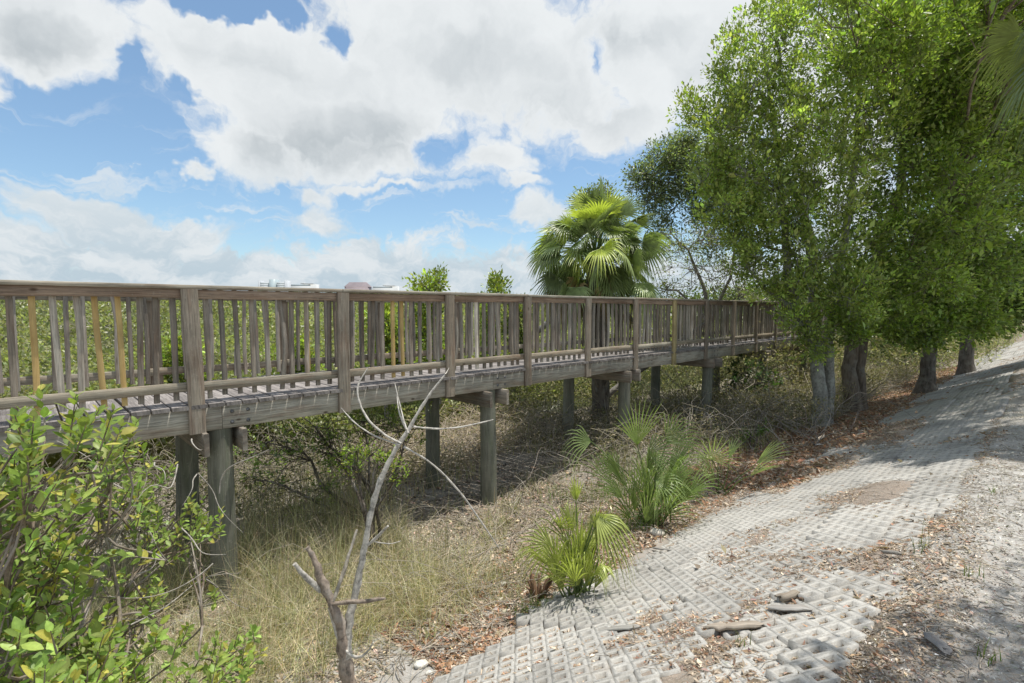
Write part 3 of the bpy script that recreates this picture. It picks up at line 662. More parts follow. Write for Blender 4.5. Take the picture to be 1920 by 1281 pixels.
# tree behind the palm top
bT = Vector(W(11.5, 14.5, 0.0)); YT = bT.y
grow_tree('slender_tree', 'pale leafy treetop showing just above the crown of the palm', 'tree', bT,
    [[(bT, .12), (at(1130, 520, YT), .09), (at(1120, 400, YT), .05), (at(1110, 360, YT), .02)]],
    [lobe(1105, 375, YT, 35, 26, .6), lobe(1135, 355, YT, 25, 18, .35), lobe(1085, 380, YT, 22, 16, .25), lobe(1160, 400, YT, 30, 30, .4), lobe(1120, 420, YT, 50, 30, .5)],
    M_leaf, M_twig, (0.24, 0.22, 0.2), (0.20, 0.23, 0.09), ntwig=70, nleaf=14, lsize=0.09, spread=.12)

# a tree standing behind the viewpoint, its shade falls on the near corner of the path
bV = Vector((4.6, -2.2, 1.5))
grow_tree('shade_tree', 'tree beside the path whose shade falls on the near right corner', 'tree', bV,
    [[(bV, .2), (bV+Vector((-.1, .3, 2.5)), .16), (bV+Vector((-.5, 1.0, 5.0)), .10)]],
    [((3.7, 2.4, 7.6), (1.0, .55, .5), .8), ((4.7, 2.7, 7.4), (.9, 0.7, .5), .7), ((2.6, 2.15, 7.5), (.9, .4, .5), .5)],
    M_leaf, M_bark, (0.18, 0.15, 0.12), G_mid, ntwig=60, nleaf=22, lsize=0.09, spread=.16)

def fan(mb, hub, d, size, nseg=34, spreadA=150, droop=0.5, col=(0.12, 0.2, 0.05), fold=0.35, roll=None, wseg=None, tipdry=0.3):
    """one costapalmate palm blade"""
    d = unit(np.array(d, float)); upv = np.array([0, 0, 1.0]) if roll is None else np.array(roll, float)
    s = np.cross(d, upv); s = unit(s) if np.linalg.norm(s) > 1e-3 else np.array([1.0, 0, 0]); nn = np.cross(s, d)
    wseg = wseg or size*math.radians(spreadA)/nseg*0.55
    c0 = np.array(col)*math.exp(random.gauss(0, .15))
    for i in range(nseg):
        f = (i+0.5)/nseg*2-1; a = math.radians(spreadA)*f*0.5*1.0
        L = size*(1-0.22*abs(f)**2)*random.uniform(0.93, 1.05); dd = d*math.cos(a)+s*math.sin(a)+nn*fold*(abs(f)-0.3)*0.6; dd = unit(dd)
        side = unit(np.cross(dd, nn)); ns = 6; V = []; q = hub.copy(); dr = droop*random.uniform(0.7, 1.4); cc = []
        split = 0.5
        for j in range(ns+1):
            x = j/ns; w = wseg*(0.15+0.85*min(1, x/0.36)) if x < .36 else wseg*(1-((x-.36)/.64)**1.2)
            g = max(0, x-0.42)**1.6*dr*L; p = hub+dd*L*x*(1-0.12*dr*max(0, x-.4))-np.array([0, 0, 1.0])*g
            V += [p-side*w*0.5+nn*w*.18, p+nn*-w*.12, p+side*w*0.5+nn*w*.18]
            k = c0*(1+0.1*random.gauss(0, 1)); k = k*(1-tipdry*max(0, x-.85)/.15)+np.array([.3, .25, .12])*tipdry*max(0, x-.85)/.15; cc += [k*0.92, k*1.15, k*0.92]
        F = []
        for j in range(ns): b = j*3; F += [(b, b+1, b+4, b+3), (b+1, b+2, b+5, b+4)]
        mb.add(V, F, np.array(cc))
def palm(name, label, base, crown, nf, pet, size, group=None, trunk=True, elev=(-35, 80), col=(0.12, 0.19, 0.05), tr=0.16, skirt=True, azr=None, nseg=34):
    root = empty(name, base, label, 'palm', group); crown = np.array(crown, float); st = MB(); lf = MB(); base = np.array(base, float)
    if trunk:
        P = curve(base-np.array([0, 0, .2]), crown-np.array([0, 0, .1]), 14, 0.02); tube(st, P, np.linspace(tr*1.15, tr, 14), (0.17, 0.145, 0.115), 14, 0.05)
        for i in range(60):        # old leaf bases criss-crossing the trunk
            h = RNG.random()**0.6; p = P[0]*(1-h)+P[-1]*h; a = RNG.uniform(0, 2*PI); o = np.array([math.cos(a), math.sin(a), 0]); s2 = np.array([-math.sin(a), math.cos(a), 0])
            tube(st, [p+o*tr*0.8+s2*.05-ZV*.1, p+o*tr*1.2, p+o*(tr*1.7)+ZV*.16], [.03, .026, .008], (0.24, 0.2, 0.15), 5)
        st.build('trunk', M_bark, root)
    pt = MB()
    for i in range(nf):
        a = i*2.39996+RNG.uniform(-.3, .3) if azr is None else RNG.uniform(*azr); e = math.radians(elev[0]+(elev[1]-elev[0])*((i+.5)/nf)**1.05+RNG.uniform(-8, 8))
        d = np.array([math.cos(a)*math.cos(e), math.sin(a)*math.cos(e), math.sin(e)]); L = pet*random.uniform(.45, 1.12)
        hub = crown+d*L; hub[2] -= L*0.16*math.cos(e)
        mid = crown+d*L*.5+ZV*L*.04; tube(pt, [crown, mid, hub], [.016*size/.8, .011*size/.8, .008*size/.8], (0.17, 0.24, 0.07), 5)
        bd = hub-mid; bd = unit(bd); bd = bd+RNG.normal(size=3)*.22; bd[2] -= 0.28*math.cos(e); dead = e < math.radians(-28) and random.random() < .5
        cc = (0.30, 0.22, 0.12) if dead and skirt else (np.array(col)*(.65+.8*random.random()))
        if random.random() < .15 and not dead: cc = np.array(col)*np.array([1.9, 1.75, 0.9])
        fan(lf, hub, bd, size*random.uniform(.85, 1.1), nseg, 165, 0.9 if e < math.radians(40) else .45, cc, roll=ZV+np.array(RNG.normal(size=3))*.7, fold=random.uniform(.2, .8))
    pt.build('leaf_stalks', M_palm, root); lf.build('fronds', M_palm, root)
    if skirt and trunk:
        sk = MB()
        for i in range(16):
            a = RNG.uniform(0, 2*PI); o = np.array([math.cos(a), math.sin(a), 0]); hub = crown+o*RNG.uniform(.2, .6)-ZV*RNG.uniform(.5, 1.3)
            fan(sk, hub, o*.45-ZV, size*.8, 16, 90, .6, (0.24, 0.18, 0.12), tipdry=0)
        sk.build('dead_skirt', M_litter, root)
    return root
bP = Vector(W(8.75, 9.15, 0.0)); YP = bP.y; cP = at(1116, 482, YP)
palm('cabbage_palm', 'bushy cabbage palm rising behind the railing in the middle', (cP.x+.15, YP, 0.0), cP, 140, 1.32, 0.72, tr=.2, elev=(-50, 84), col=(.235, .29, .125), nseg=22)
# palm at the right edge: only its hanging fronds enter the picture
palm('cabbage_palm', 'palm whose blurred hanging fronds enter at the upper right corner', (7.75, 6.3, 1.45), at(2100, 60, 6.3), 30, 0.95, 0.85, tr=.17, elev=(-25, 75), col=(0.17, 0.22, 0.12), skirt=False)

def seedling(label, px, py, fans, col, sz=1.0, extra=16, group='young fan palms along the foot of the paving'):
    b = pg(px, py); root = empty('young_palm', b, label, 'palm', group); st = MB(); lf = MB(); b = np.array(b)
    for (fx, fy, dy, size, dirx, dirz, droop, sp, ns) in fans:
        hub = np.array(at(fx, fy, b[1]+dy)); mid = (b+hub)/2+np.array([(hub[0]-b[0])*-.2, 0, .08]); P = np.array([b+RNG.normal(size=3)*.02, mid, hub])
        s = np.linspace(0, 2, 7); P = np.stack([np.interp(s, [0, 1, 2], P[:, i]) for i in range(3)], 1); tube(st, P, np.linspace(.012, .006, 7), (0.15, 0.21, 0.07), 5)
        d = np.array([dirx, -0.35*random.random()-.1, dirz]); fan(lf, hub, d, size*sz, ns, sp, droop, np.array(col)*random.uniform(.9, 1.2), fold=.3, roll=(0.1, -1, .35), tipdry=.5, wseg=0.018)
    bx = np.mean([f[0] for f in fans]); 
    for i in range(extra):
        a = RNG.uniform(0, 2*PI); e = math.radians(RNG.uniform(38, 84)); d = np.array([math.cos(a)*math.cos(e), math.sin(a)*math.cos(e)*.7, math.sin(e)]); L = RNG.uniform(.1, .62)*sz; b0 = b+np.array([RNG.normal()*.09, RNG.normal()*.06, 0]); hub = b0+d*L
        tube(st, curve(b0, hub, 5, .04), np.linspace(.010, .005, 5), (0.18, 0.24, 0.08), 5); fan(lf, hub, d*np.array([1, 1, .85]), RNG.uniform(.45, .72)*sz, RNG.integers(6, 12), RNG.uniform(25, 80), RNG.uniform(.3, 1.5), np.array(col)*random.uniform(.8, 1.3), fold=.35, roll=RNG.normal(size=3)*.5+np.array([0, -.8, .4]), tipdry=.5, wseg=0.016*(.8+.2*sz))
    st.build('leaf_stalks', M_palm, root); lf.build('fronds', M_palm, root)
seedling('tallest young fan palm, a spiky clump at the centre with fans held high on stalks', 1218, 985,
    [(1195, 835, .1, .75, -.1, 1, .25, 70, 14), (1108, 828, .0, .45, -1, .25, 1.0, 100, 11), (1250, 830, .0, .62, .7, .7, .9, 110, 14), (1215, 850, -.1, .5, .9, .25, .9, 130, 14), (1190, 960, -.1, .75, -.05, 1, .15, 36, 10), (1210, 980, -.2, .65, .25, 1, .25, 60, 10), (1250, 960, .1, .5, .3, 1, .4, 60, 10), (1160, 880, .2, .4, -.6, .5, .9, 110, 12), (1230, 900, -.2, .45, .3, -.1, 1.2, 120, 12), (1180, 970, -.1, .6, -.3, 1, .3, 60, 8)], (0.215, 0.285, 0.10), 1.2, 34)
seedling('young fan palm with a flat star of stiff leaves beside the brown litter', 1350, 925,
    [(1335, 862, .0, .50, .2, .7, .25, 200, 16), (1300, 915, .0, .32, .2, -.4, 1.0, 100, 9), (1280, 950, -.1, .42, .2, 1, .3, 60, 8)], (0.26, 0.32, 0.13), 1.1, 5)
seedling('low young fan palm with drooping yellow blades beside the lattice pavers', 1085, 1122,
    [(1118, 965, -.1, .50, .35, -.25, 1.6, 90, 12), (1032, 1022, .0, .38, -1, .05, .6, 150, 13), (1075, 1100, .0, .65, -.05, 1, .15, 34, 9), (1060, 1085, .1, .55, -.35, 1, .25, 60, 9), (1100, 1100, .0, .5, .3, 1, .35, 60, 9), (1080, 940, .1, .34, -.1, 1, .2, 40, 7), (1115, 990, -.15, .48, .5, -.1, 1.5, 100, 12), (1050, 990, .2, .35, .3, .6, .9, 100, 9)], (0.32, 0.36, 0.10), 1.0, 26)

# leafy shrubs with paired leaves, for plants near the viewpoint
def shoots(tb, lb, tips, col, leaflen, alt=None, afrac=.05, bark=(0.2, 0.16, 0.12), npair=(5, 9), shootl=(.12, .26)):
    P, D, U, Ls, Ws = [], [], [], [], []
    for (tip, dirv, src) in tips:
        tip = np.array(tip, float); d = unit(np.array(dirv, float)+RNG.normal(size=3)*.25); L = random.uniform(*shootl); st = tip-d*L
        if src is not None: tube(tb, curve(src, st, 6, .06), np.linspace(.006, .0035, 6), bark, 4, cap=False)
        tube(tb, [st, st+d*L*.5, tip], [.0035, .003, .0015], np.array(bark)*1.3, 4, cap=False)
        a = unit(np.cross(d, RNG.normal(size=3))); b = np.cross(d, a); n = random.randint(*npair)
        for i in range(n):
            x = (i+.6)/n; q = st+d*L*x; ax = a if i % 2 else b
            for s in (-1, 1):
                if random.random() < .08: continue
                ld = unit(ax*s*(1.1-.5*x)+d*(.55+.5*x)+RNG.normal(size=3)*.22); ll = leaflen*random.uniform(.65, 1.15)*(1-.3*(x > .85))
                P.append(q); D.append(ld); U.append(ZV*.9+d*.6+RNG.normal(size=3)*.35); Ls.append(ll); Ws.append(ll*random.uniform(.42, .54))
    bigleaves(lb, np.array(P), np.array(D), np.array(U), Ls, np.array(Ws), tones(len(P), col, .24, alt, afrac))
def fore_shrub():
    base = Vector((-2.05, 1.25, 0.62)); base.z = float(ghw(base.x, base.y))
    root = empty('mangrove_shrub', base, 'glossy green leafy shrub in the near left corner in front of the boardwalk', 'shrub'); tb = MB(); lb = MB()
    b = np.array(base); stems = []
    cl = [(150, 800, 1.75, 95, 40, 9), (60, 850, 1.7, 60, 50, 8), (215, 800, 2.1, 45, 30, 4), (90, 930, 2.0, 90, 60, 13), (230, 890, 2.7, 70, 50, 14), (300, 860, 3.1, 35, 30, 5), (180, 880, 2.3, 60, 50, 7), (330, 960, 3.0, 60, 35, 14), (385, 970, 3.1, 25, 22, 5), (300, 1000, 3.0, 35, 25, 4), (40, 1010, 1.9, 60, 60, 9),
          (110, 1060, 2.0, 65, 45, 10), (40, 1130, 1.7, 60, 60, 11), (110, 1160, 1.8, 60, 50, 10), (50, 1230, 1.6, 80, 50, 12), (190, 1200, 1.9, 70, 40, 9), (260, 1230, 2.1, 60, 40, 9), (150, 1260, 1.7, 90, 30, 9), (350, 1240, 2.3, 60, 35, 7), (440, 1205, 2.6, 40, 40, 9), (400, 1250, 2.5, 50, 25, 6), (270, 1110, 3.0, 40, 18, 5), (320, 1070, 3.2, 30, 20, 3), (0, 930, 1.6, 50, 80, 8), (40, 880, 2.0, 50, 60, 8), (10, 1060, 2.2, 50, 60, 8), (240, 830, 2.6, 40, 30, 5)]
    for (px, py, Y, rx, ry, n) in cl:
        c = np.array(at(px, py, Y)); hubp = c+np.array([-.12, 0.02, -.2]); P = curve(b+RNG.normal(size=3)*.05, hubp, 14, .07, -.05); tube(tb, P, np.linspace(.014, .004, 14), (0.24, 0.20, 0.155), 6)
        tips = [(P[j]+RNG.normal(size=3)*.07, RNG.normal(size=3)*.5+np.array([0, -.2, .8]), P[j]) for j in (7, 8, 9, 10, 11, 12)]
        for i in range(int(n*1.12)):
            e = np.array(at(px+RNG.normal()*rx*.62, py+RNG.normal()*ry*.62, Y+RNG.normal()*.16)); d = unit(e-hubp)*.8+np.array([.1, -.1, .75]); tips.append((e, d, P[RNG.integers(10, 14)]))
        cc = (0.20, 0.265, 0.065) if py < 1000 else (0.24, 0.32, 0.085)
        shoots(tb, lb, tips, cc, 0.054 if Y > 2.4 else .060, alt=(.36, .33, .08), afrac=.14)
    # bare grey twigs through it
    for i in range(46):
        p = np.array(at(RNG.uniform(-20, 420), RNG.uniform(820, 1250), RNG.uniform(2.2, 3.1))); q = p+RNG.normal(size=3)*np.array([.22, .15, .12]); tube(tb, curve(p, q, 12, .1), np.linspace(.004, .0012, 12), (.36, .33, .29), 4, cap=False)
    tb.build('stems', M_twig, root); lb.build('foliage', M_nearleaf, root)
fore_shrub()

def under_shrub(label, base, cl, Yc, n, leaflen, col, alt, nm='shrub', afrac=.1, group=None, matl=None, stemcol=(.13, .11, .09)):
    root = empty(nm, base, label, 'shrub', group); tb = MB(); lb = MB(); b = np.array(base)
    for (px, py, dY, rx, ry, w) in cl:
        Y = Yc+dY; c = np.array(at(px, py, Y)); P = curve(b+RNG.normal(size=3)*.06, c, 9, .09, 0); tube(tb, P, np.linspace(.03, .008, 9), stemcol, 6, .05)
        tips = []
        for i in range(int(n*w)):
            e = np.array(at(px+RNG.normal()*rx*.6, py+RNG.normal()*ry*.6, Y+RNG.normal()*rx*.5*Y/FPX)); j = RNG.integers(5, 9); tips.append((e, unit(e-P[j])+np.array([0, -.1, .4]), P[j]))
        shoots(tb, lb, tips, col, leaflen, alt=alt, afrac=afrac, bark=stemcol, npair=(4, 7), shootl=(.12, .24))
    tb.build('stems', M_twig, root); lb.build('foliage', matl or M_nearleaf, root); return root
under_shrub('dark leafy shrub with arching branches growing under the boardwalk between the first two pile pairs', Vector((-2.0, 7.1, 0.0)),
    [(500, 830, 0.3, 70, 45, 1.2), (590, 800, .2, 80, 40, 1.4), (680, 790, .3, 70, 30, 1.1), (480, 900, .4, 45, 40, .6), (620, 850, 0, 50, 30, .7), (600, 910, 0, 45, 30, .5), (760, 790, .6, 60, 28, .9), (540, 960, -.2, 25, 22, .2)], 7.0, 34, .06, (0.16, 0.225, 0.06), (.26, .33, .08), afrac=.2)
under_shrub('bright yellow green sprig of leaves in front of the dark shrub under the boardwalk', Vector((-1.6, 5.9, 0.05)),
    [(670, 845, 0, 45, 28, 1.0), (720, 860, 0, 40, 28, .9), (640, 870, 0, 30, 22, .5), (750, 880, 0, 18, 18, .3)], 5.9, 22, .055, (0.20, 0.29, 0.045), (.3, .3, .05), afrac=.12)
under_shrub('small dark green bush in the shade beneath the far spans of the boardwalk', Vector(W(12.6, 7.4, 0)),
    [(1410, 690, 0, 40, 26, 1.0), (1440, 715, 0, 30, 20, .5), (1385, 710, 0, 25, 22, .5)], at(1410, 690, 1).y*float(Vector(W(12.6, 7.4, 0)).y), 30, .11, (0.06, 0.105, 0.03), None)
under_shrub('little green herb at the edge of the shaded litter near the pale trunk', pg(1412, 840),
    [(1405, 815, 0, 24, 16, 1.0), (1430, 800, 0, 18, 12, .4)], pg(1412, 840).y, 26, .055, (0.10, 0.17, 0.03), None)

# mangrove bushes of the marsh edge seen through and over the railing
def bush(label, px, Y, top, width, ztop=None, col=(0.27, 0.34, 0.08), n=1.0, ls=.085, group='mangrove bushes just behind the railing', alt=(.30, .30, .05)):
    s = Y/FPX; b = at(px, 600, Y); b.z = 0; lb = []
    hts = 740-top
    for i in range(5): lb.append(lobe(px+random.uniform(-.5, .5)*width, top+hts*(.18+.16*i), Y, width*.6, hts*.16, n))
    lb.append(lobe(px, top+hts*.08, Y, width*.3, hts*.09, .35*n))
    return grow_tree('mangrove_bush', label, 'bush', b, [[(b, .05), (at(px+4, (top+740)/2, Y), .035), (at(px, top+12, Y), .01)]], lb, M_leaf, M_twig, (.25, .23, .2), col, group=group, ntwig=46, nleaf=22, lsize=ls, spread=.11, alt=alt, afrac=.2, upright=.7, limbr=.03)
bush('yellow green mangrove bush whose ragged top stands above the rail left of the middle', 822, 12.5, 512, 62)
bush('round topped mangrove bush just above the rail between the ragged bush and the palm', 925, 13.5, 515, 30, n=.7)
bush('low mangrove bush behind the railing left of the ragged topped bush', 720, 11.5, 575, 60)
bush('low mangrove bush behind the second bay of the railing', 560, 12.5, 640, 60, n=.6)
bush('low bright mangrove bush behind the first post of the railing', 330, 11.5, 640, 70, n=.6)
bush('dull olive mangrove bush between the round topped bush and the palm', 965, 14.5, 560, 40, n=.7, col=(.13, .17, .05))

# ------------------------------------------------------------------ marsh canopy (uncountable)
def canopy_h(x, y):
    Y = np.maximum(y, 1); r = np.sqrt(x*x+y*y)
    b = np.interp(r, [8, 13, 22, 40, 80, 130, 300], [.7, 1.15, 2.0, 3.3, 4.9, 6.05, 9.0])
    b = b*(1-.35*np.clip((np.arctan2(x, np.maximum(y, .1))+.02)/.14, 0, 1)*np.clip((r-15)/20, 0, 1))
    return b+(fbm(x, y, .25, 4, 51)-.5)*np.interp(r, [8, 30, 130], [1.2, 1.2, 1.6])
def marsh():
    # understorey sheet
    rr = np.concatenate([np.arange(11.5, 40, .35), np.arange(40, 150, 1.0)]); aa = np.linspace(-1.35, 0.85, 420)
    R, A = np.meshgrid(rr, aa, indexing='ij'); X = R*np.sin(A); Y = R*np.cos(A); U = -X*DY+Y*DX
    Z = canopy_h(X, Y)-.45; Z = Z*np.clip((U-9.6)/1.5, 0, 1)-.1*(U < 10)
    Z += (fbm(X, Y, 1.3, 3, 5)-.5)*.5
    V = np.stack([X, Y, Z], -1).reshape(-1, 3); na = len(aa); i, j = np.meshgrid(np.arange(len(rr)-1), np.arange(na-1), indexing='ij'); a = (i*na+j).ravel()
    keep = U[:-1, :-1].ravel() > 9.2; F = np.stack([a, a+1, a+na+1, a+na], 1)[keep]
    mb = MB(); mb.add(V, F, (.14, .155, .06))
    n = 400000; r = 11+139*RNG.random(n)**1.9; az = RNG.uniform(-.95, .42, n); x = r*np.sin(az); y = r*np.cos(az); u = -x*DY+y*DX; k = u > 10.0; x, y, r, u = x[k], y[k], r[k], u[k]
    z = canopy_h(x, y); z = z*np.clip((u-9.2)/1.6, .25, 1); z += -.45*RNG.random(len(x))**1.5+RNG.normal(size=len(x))*.08+(fbm(x, y, 1.3, 3, 5)-.5)*.5
    ls = .05+.0048*r; P = np.stack([x, y, z], 1); D = RNG.normal(size=P.shape)+np.array([0, -.3, .9])
    pat = fbm(x, y, .12, 3, 90)[:, None]; c = tones(len(x), (0.315, 0.325, 0.16), .25, (.22, .235, .12), .3)*(0.72+.5*pat)
    gy = fbm(x, y, .5, 3, 91) > .62; c[gy] = c[gy]*.5+np.array([.2, .18, .13])*.5
    leaves(mb, P, D, ls, ls*.55, c)
    tag(mb.build('mangrove_thicket', M_leaf), 'wide pale green mangrove marsh stretching away behind the boardwalk', 'vegetation', kind='stuff')
marsh()

# ------------------------------------------------------------------ brush band behind the tree row (right) and far wood
def brush(name, label, area, n, h, ls, col, alt, tw, twc=(.26, .23, .2), hump=None):
    """a tangle of twigs and small leaves over an area (t0,t1,u0,u1)"""
    t0, t1, u0, u1 = area; mb = MB(); t = RNG.uniform(t0, t1, n); u = RNG.uniform(u0, u1, n)
    hh = h*(.35+1.0*fbm(t, u, .45, 3, 61)); z = gh(t, u)+hh*RNG.random(n)**.7; x = t*DX-u*DY; y = t*DY+u*DX; P = np.stack([x, y, z], 1)
    c = tones(n, col, .25, alt, .35); s = ls*np.exp(RNG.normal(size=n)*.25); leaves(mb, P, RNG.normal(size=P.shape)+ZV*.5, s, s*.42, c)
    for i in range(tw):
        t = RNG.uniform(t0, t1); u = RNG.uniform(u0, u1); z = float(gh(t, u)); p = np.array(W(t, u, z+RNG.random()*h*.4)); q = p+RNG.normal(size=3)*np.array([.5, .5, .1])*1.1+ZV*h*RNG.random()*.8
        tube(mb, curve(p, q, 5, .13), np.linspace(.010, .003, 5), np.array(twc)*random.uniform(.7, 1.3), 3, cap=False)
    return tag(mb.build(name, M_grass), label, 'vegetation', kind='stuff')
brush('undergrowth', 'dry olive and tan brush behind the row of trunks', (14, 48, 5.0, 12), 52000, 2.3, .10, (.27, .27, .14), (.36, .31, .2), 900)
brush('roadside_brush', 'dry grassy brush beyond the last trunk at the far right', (24, 60, 1.2, 6.5), 26000, 1.9, .12, (.28, .29, .15), (.36, .32, .21), 300)
brush('brushwood', 'pale dead twigs tangled on the sand below the palm', (4.6, 9.5, 7.4, 10.5), 3500, .6, .05, (.36, .29, .2), (.24, .27, .1), 1500, (.56, .48, .41))
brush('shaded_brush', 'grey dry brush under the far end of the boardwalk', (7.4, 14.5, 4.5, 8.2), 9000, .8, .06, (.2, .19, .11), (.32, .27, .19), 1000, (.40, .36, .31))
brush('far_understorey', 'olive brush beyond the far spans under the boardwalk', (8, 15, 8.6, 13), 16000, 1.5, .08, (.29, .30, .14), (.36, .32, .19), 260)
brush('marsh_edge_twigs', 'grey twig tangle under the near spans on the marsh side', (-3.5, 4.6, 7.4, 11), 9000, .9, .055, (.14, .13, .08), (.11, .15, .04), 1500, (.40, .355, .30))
def farwood():
    # wall of leaves behind the tree row that closes the sky low at right
    mb = MB(); n = 70000; t = RNG.uniform(26, 75, n); u = RNG.uniform(3, 16, n); top = 3.2+2.5*fbm(t, u, .12, 3, 14)+.035*t*(u < 9); z = gh(t, u)+.2+top*RNG.random(n)**.8
    x = t*DX-u*DY; y = t*DY+u*DX; leaves(mb, np.stack([x, y, z], 1), RNG.normal(size=(n, 3))+ZV*.4, .26, .13, tones(n, (.10, .135, .045), .28, (.2, .2, .1), .2))
    tag(mb.build('distant_wood', M_leaf), 'dense far wood closing the view at the right', 'vegetation', kind='stuff')
farwood()
brush('bank_brush', 'low dry brush and dead twigs around the feet of the trees', (12.3, 26, 3.4, 6.2), 22000, .9, .06, (.22, .21, .11), (.33, .28, .2), 1400, (.40, .36, .32))

# ------------------------------------------------------------------ grasses and litter
def grasses():
    mb = MB()
    def patch(t0, t1, u0, u1, n, h, w, lean, col, alt, af, seed, thr=.42):
        t = RNG.uniform(t0, t1, n); u = RNG.uniform(u0, u1, n); k = (fbm(t, u, 1.1, 3, seed) > thr) & (fbm(t, u, 7.0, 2, seed+40) > .44+.12*RNG.random(n)); t, u = t[k], u[k]; m = len(t); x = t*DX-u*DY; y = t*DY+u*DX
        P = np.stack([x, y, gh(t, u)-.02], 1); blades(mb, P, h*RNG.uniform(.4, 1.15, m), w, lean, tones(m, col, .25, alt, af))
    patch(-3.5, 3.2, 3.8, 6.6, 36000, .68, .005, 1.3, (.56, .49, .34), (.31, .32, .17), .3, 1, .36)
    patch(-3.5, 3.5, 4.6, 7.2, 17000, .95, .005, .65, (.42, .36, .26), (.26, .27, .15), .45, 2, .42)
    patch(.0, 5.2, 3.5, 5.4, 9000, .32, .005, .8, (.60, .53, .38), (.33, .36, .17), .4, 3, .46)
    patch(3.0, 9.0, 3.9, 6.2, 6500, .30, .006, .8, (.48, .42, .3), (.26, .32, .13), .4, 4, .5)
    patch(7.0, 20, 3.6, 9.5, 16000, .55, .012, .5, (.44, .40, .26), (.27, .31, .14), .5, 6, .42)
    patch(-4, 6, 6.8, 10, 12000, .7, .010, .5, (.45, .39, .29), (.27, .3, .14), .3, 7, .36)
    tag(mb.build('dry_grass', M_grass), 'dry tan grass growing along the foot of the boardwalk', 'grass', kind='stuff')
    mb = MB()
    for (px, py, r, n, h) in [(1000, 1150, .10, 160, .16), (1170, 985, .22, 500, .22), (1150, 930, .25, 300, .3), (1070, 940, .3, 200, .3), (620, 1230, .1, 60, .15)]:
        b = np.array(pg(px, py)); a = RNG.normal(size=(n, 2))*r; P = np.stack([b[0]+a[:, 0], b[1]+a[:, 1], ghw(b[0]+a[:, 0], b[1]+a[:, 1])-.01], 1)
        blades(mb, P, h*RNG.uniform(.5, 1.2, n), .006, .6, tones(n, (.13, .21, .04), .25, (.3, .27, .14), .2))
    # weeds coming up through the lattice
    for (px, py, n, h) in [(1735, 1030, 7, .22), (1725, 1035, 5, .14), (1820, 1080, 12, .10), (1390, 1210, 10, .12), (1850, 1240, 14, .10), (1860, 925, 8, .10), (1780, 940, 30, .05), (1380, 975, 30, .05), (1560, 880, 50, .05), (1640, 860, 50, .05), (1700, 845, 40, .05), (1450, 990, 20, .04), (1540, 930, 20, .06), (1620, 900, 40, .05)]:
        b = np.array(pg(px, py)); a = RNG.normal(size=(n, 2))*.045*(3 if n > 25 else .7); P = np.stack([b[0]+a[:, 0], b[1]+a[:, 1], ghw(b[0]+a[:, 0], b[1]+a[:, 1])-.005], 1)
        blades(mb, P, h*RNG.uniform(.5, 1.2, n), .006, .35, tones(n, (.13, .19, .05), .25, (.3, .25, .1), .2))
    tag(mb.build('green_grass', M_grass), 'short green grass tufts and weeds by the young palms and in the paving', 'grass', kind='stuff')
grasses()
def litter():
    mb = MB()
    def scat(t0, t1, u0, u1, n, s, col, alt, af, seed, thr, bias=None):
        t = t0+(t1-t0)*RNG.random(n)**1.3; u = RNG.uniform(u0, u1, n); f = fbm(t, u, 1.3, 4, seed); k = f > thr+(0 if bias is None else bias(t, u)); t, u = t[k], u[k]; m = len(t)
        x = t*DX-u*DY; y = t*DY+u*DX; P = np.stack([x, y, gh(t, u)+RNG.uniform(.001, .014, m)], 1); D = RNG.normal(size=(m, 3))*np.array([1, 1, .28])
        ss = s*np.exp(RNG.normal(size=m)*.35); leaves(mb, P, D, ss, ss*RNG.uniform(.15, .5, m), tones(m, col, .35, alt, af), up=ZV*2.5)
    br = (.30, .19, .125); pl = (.44, .36, .28)
    scat(.8, 13, .4, 3.1, 110000, .022, br, pl, .5, 33, .42)
    scat(.8, 9, .3, 3.1, 42000, .030, br, pl, .5, 3, .47, lambda t, u: np.where((u < 1.7) & (t < 4.8), -.09, .02))
    scat(.0, 12, -2.2, .7, 90000, .019, (.31, .265, .225), (.50, .47, .43), .5, 12, .12)
    scat(.6, 6, .2, 1.9, 24000, .021, (.31, .24, .19), pl, .45, 18, .38)
    scat(2.2, 20, 2.95, 4.4, 42000, .045, (.31, .18, .11), pl, .35, 13, .34)
    scat(-1.5, 6.5, 3.0, 6.2, 60000, .045, (.48, .39, .30), (.32, .25, .19), .4, 14, .40)
    scat(4, 14, 4.2, 9.5, 22000, .06, (.36, .27, .20), (.22, .18, .14), .5, 15, .42)
    scat(7.5, 30, 2.1, 4.4, 60000, .06, (.31, .18, .11), pl, .35, 19, .18)
    scat(9, 26, .3, 3.1, 9000, .06, br, pl, .4, 16, .56)
    tag(mb.build('leaf_litter', M_litter), 'brown dead leaves and chips strewn over sand and paving', 'leaf litter', kind='stuff')
    mb = MB()
    for (t0, t1, u0, u1, n, L, r) in [(.5, 9, -2, 1.4, 1500, .13, .0022), (.8, 8, -1, 3.2, 900, .16, .0022), (-1.5, 6.5, 3.1, 6.4, 2200, .38, .0038), (3, 11, 3.1, 4.6, 400, .3, .005), (.6, 4, -.6, 1.8, 500, .12, .002), (3.5, 10, 4.4, 9, 500, .6, .007)]:
        for i in range(n):
            t = RNG.uniform(t0, t1); u = RNG.uniform(u0, u1); a = RNG.uniform(0, PI); l = L*random.uniform(.4, 1.4); t2 = t+l*math.cos(a); u2 = u+l*math.sin(a)
            p = W(t, u, float(gh(t, u))+.008); q = W(t2, u2, float(gh(t2, u2))+.012+random.random()*l*.18); g = random.uniform(.6, 1.3)
            tube(mb, curve(p, q, 4, .07), np.array([r, r, r*.8, r*.4])*random.uniform(.7, 1.5), np.array((.36, .31, .25))*g, 4, cap=False)
    tag(mb.build('fallen_twigs', M_twig), 'small grey twigs fallen all over the ground', 'twigs', kind='stuff')
litter()
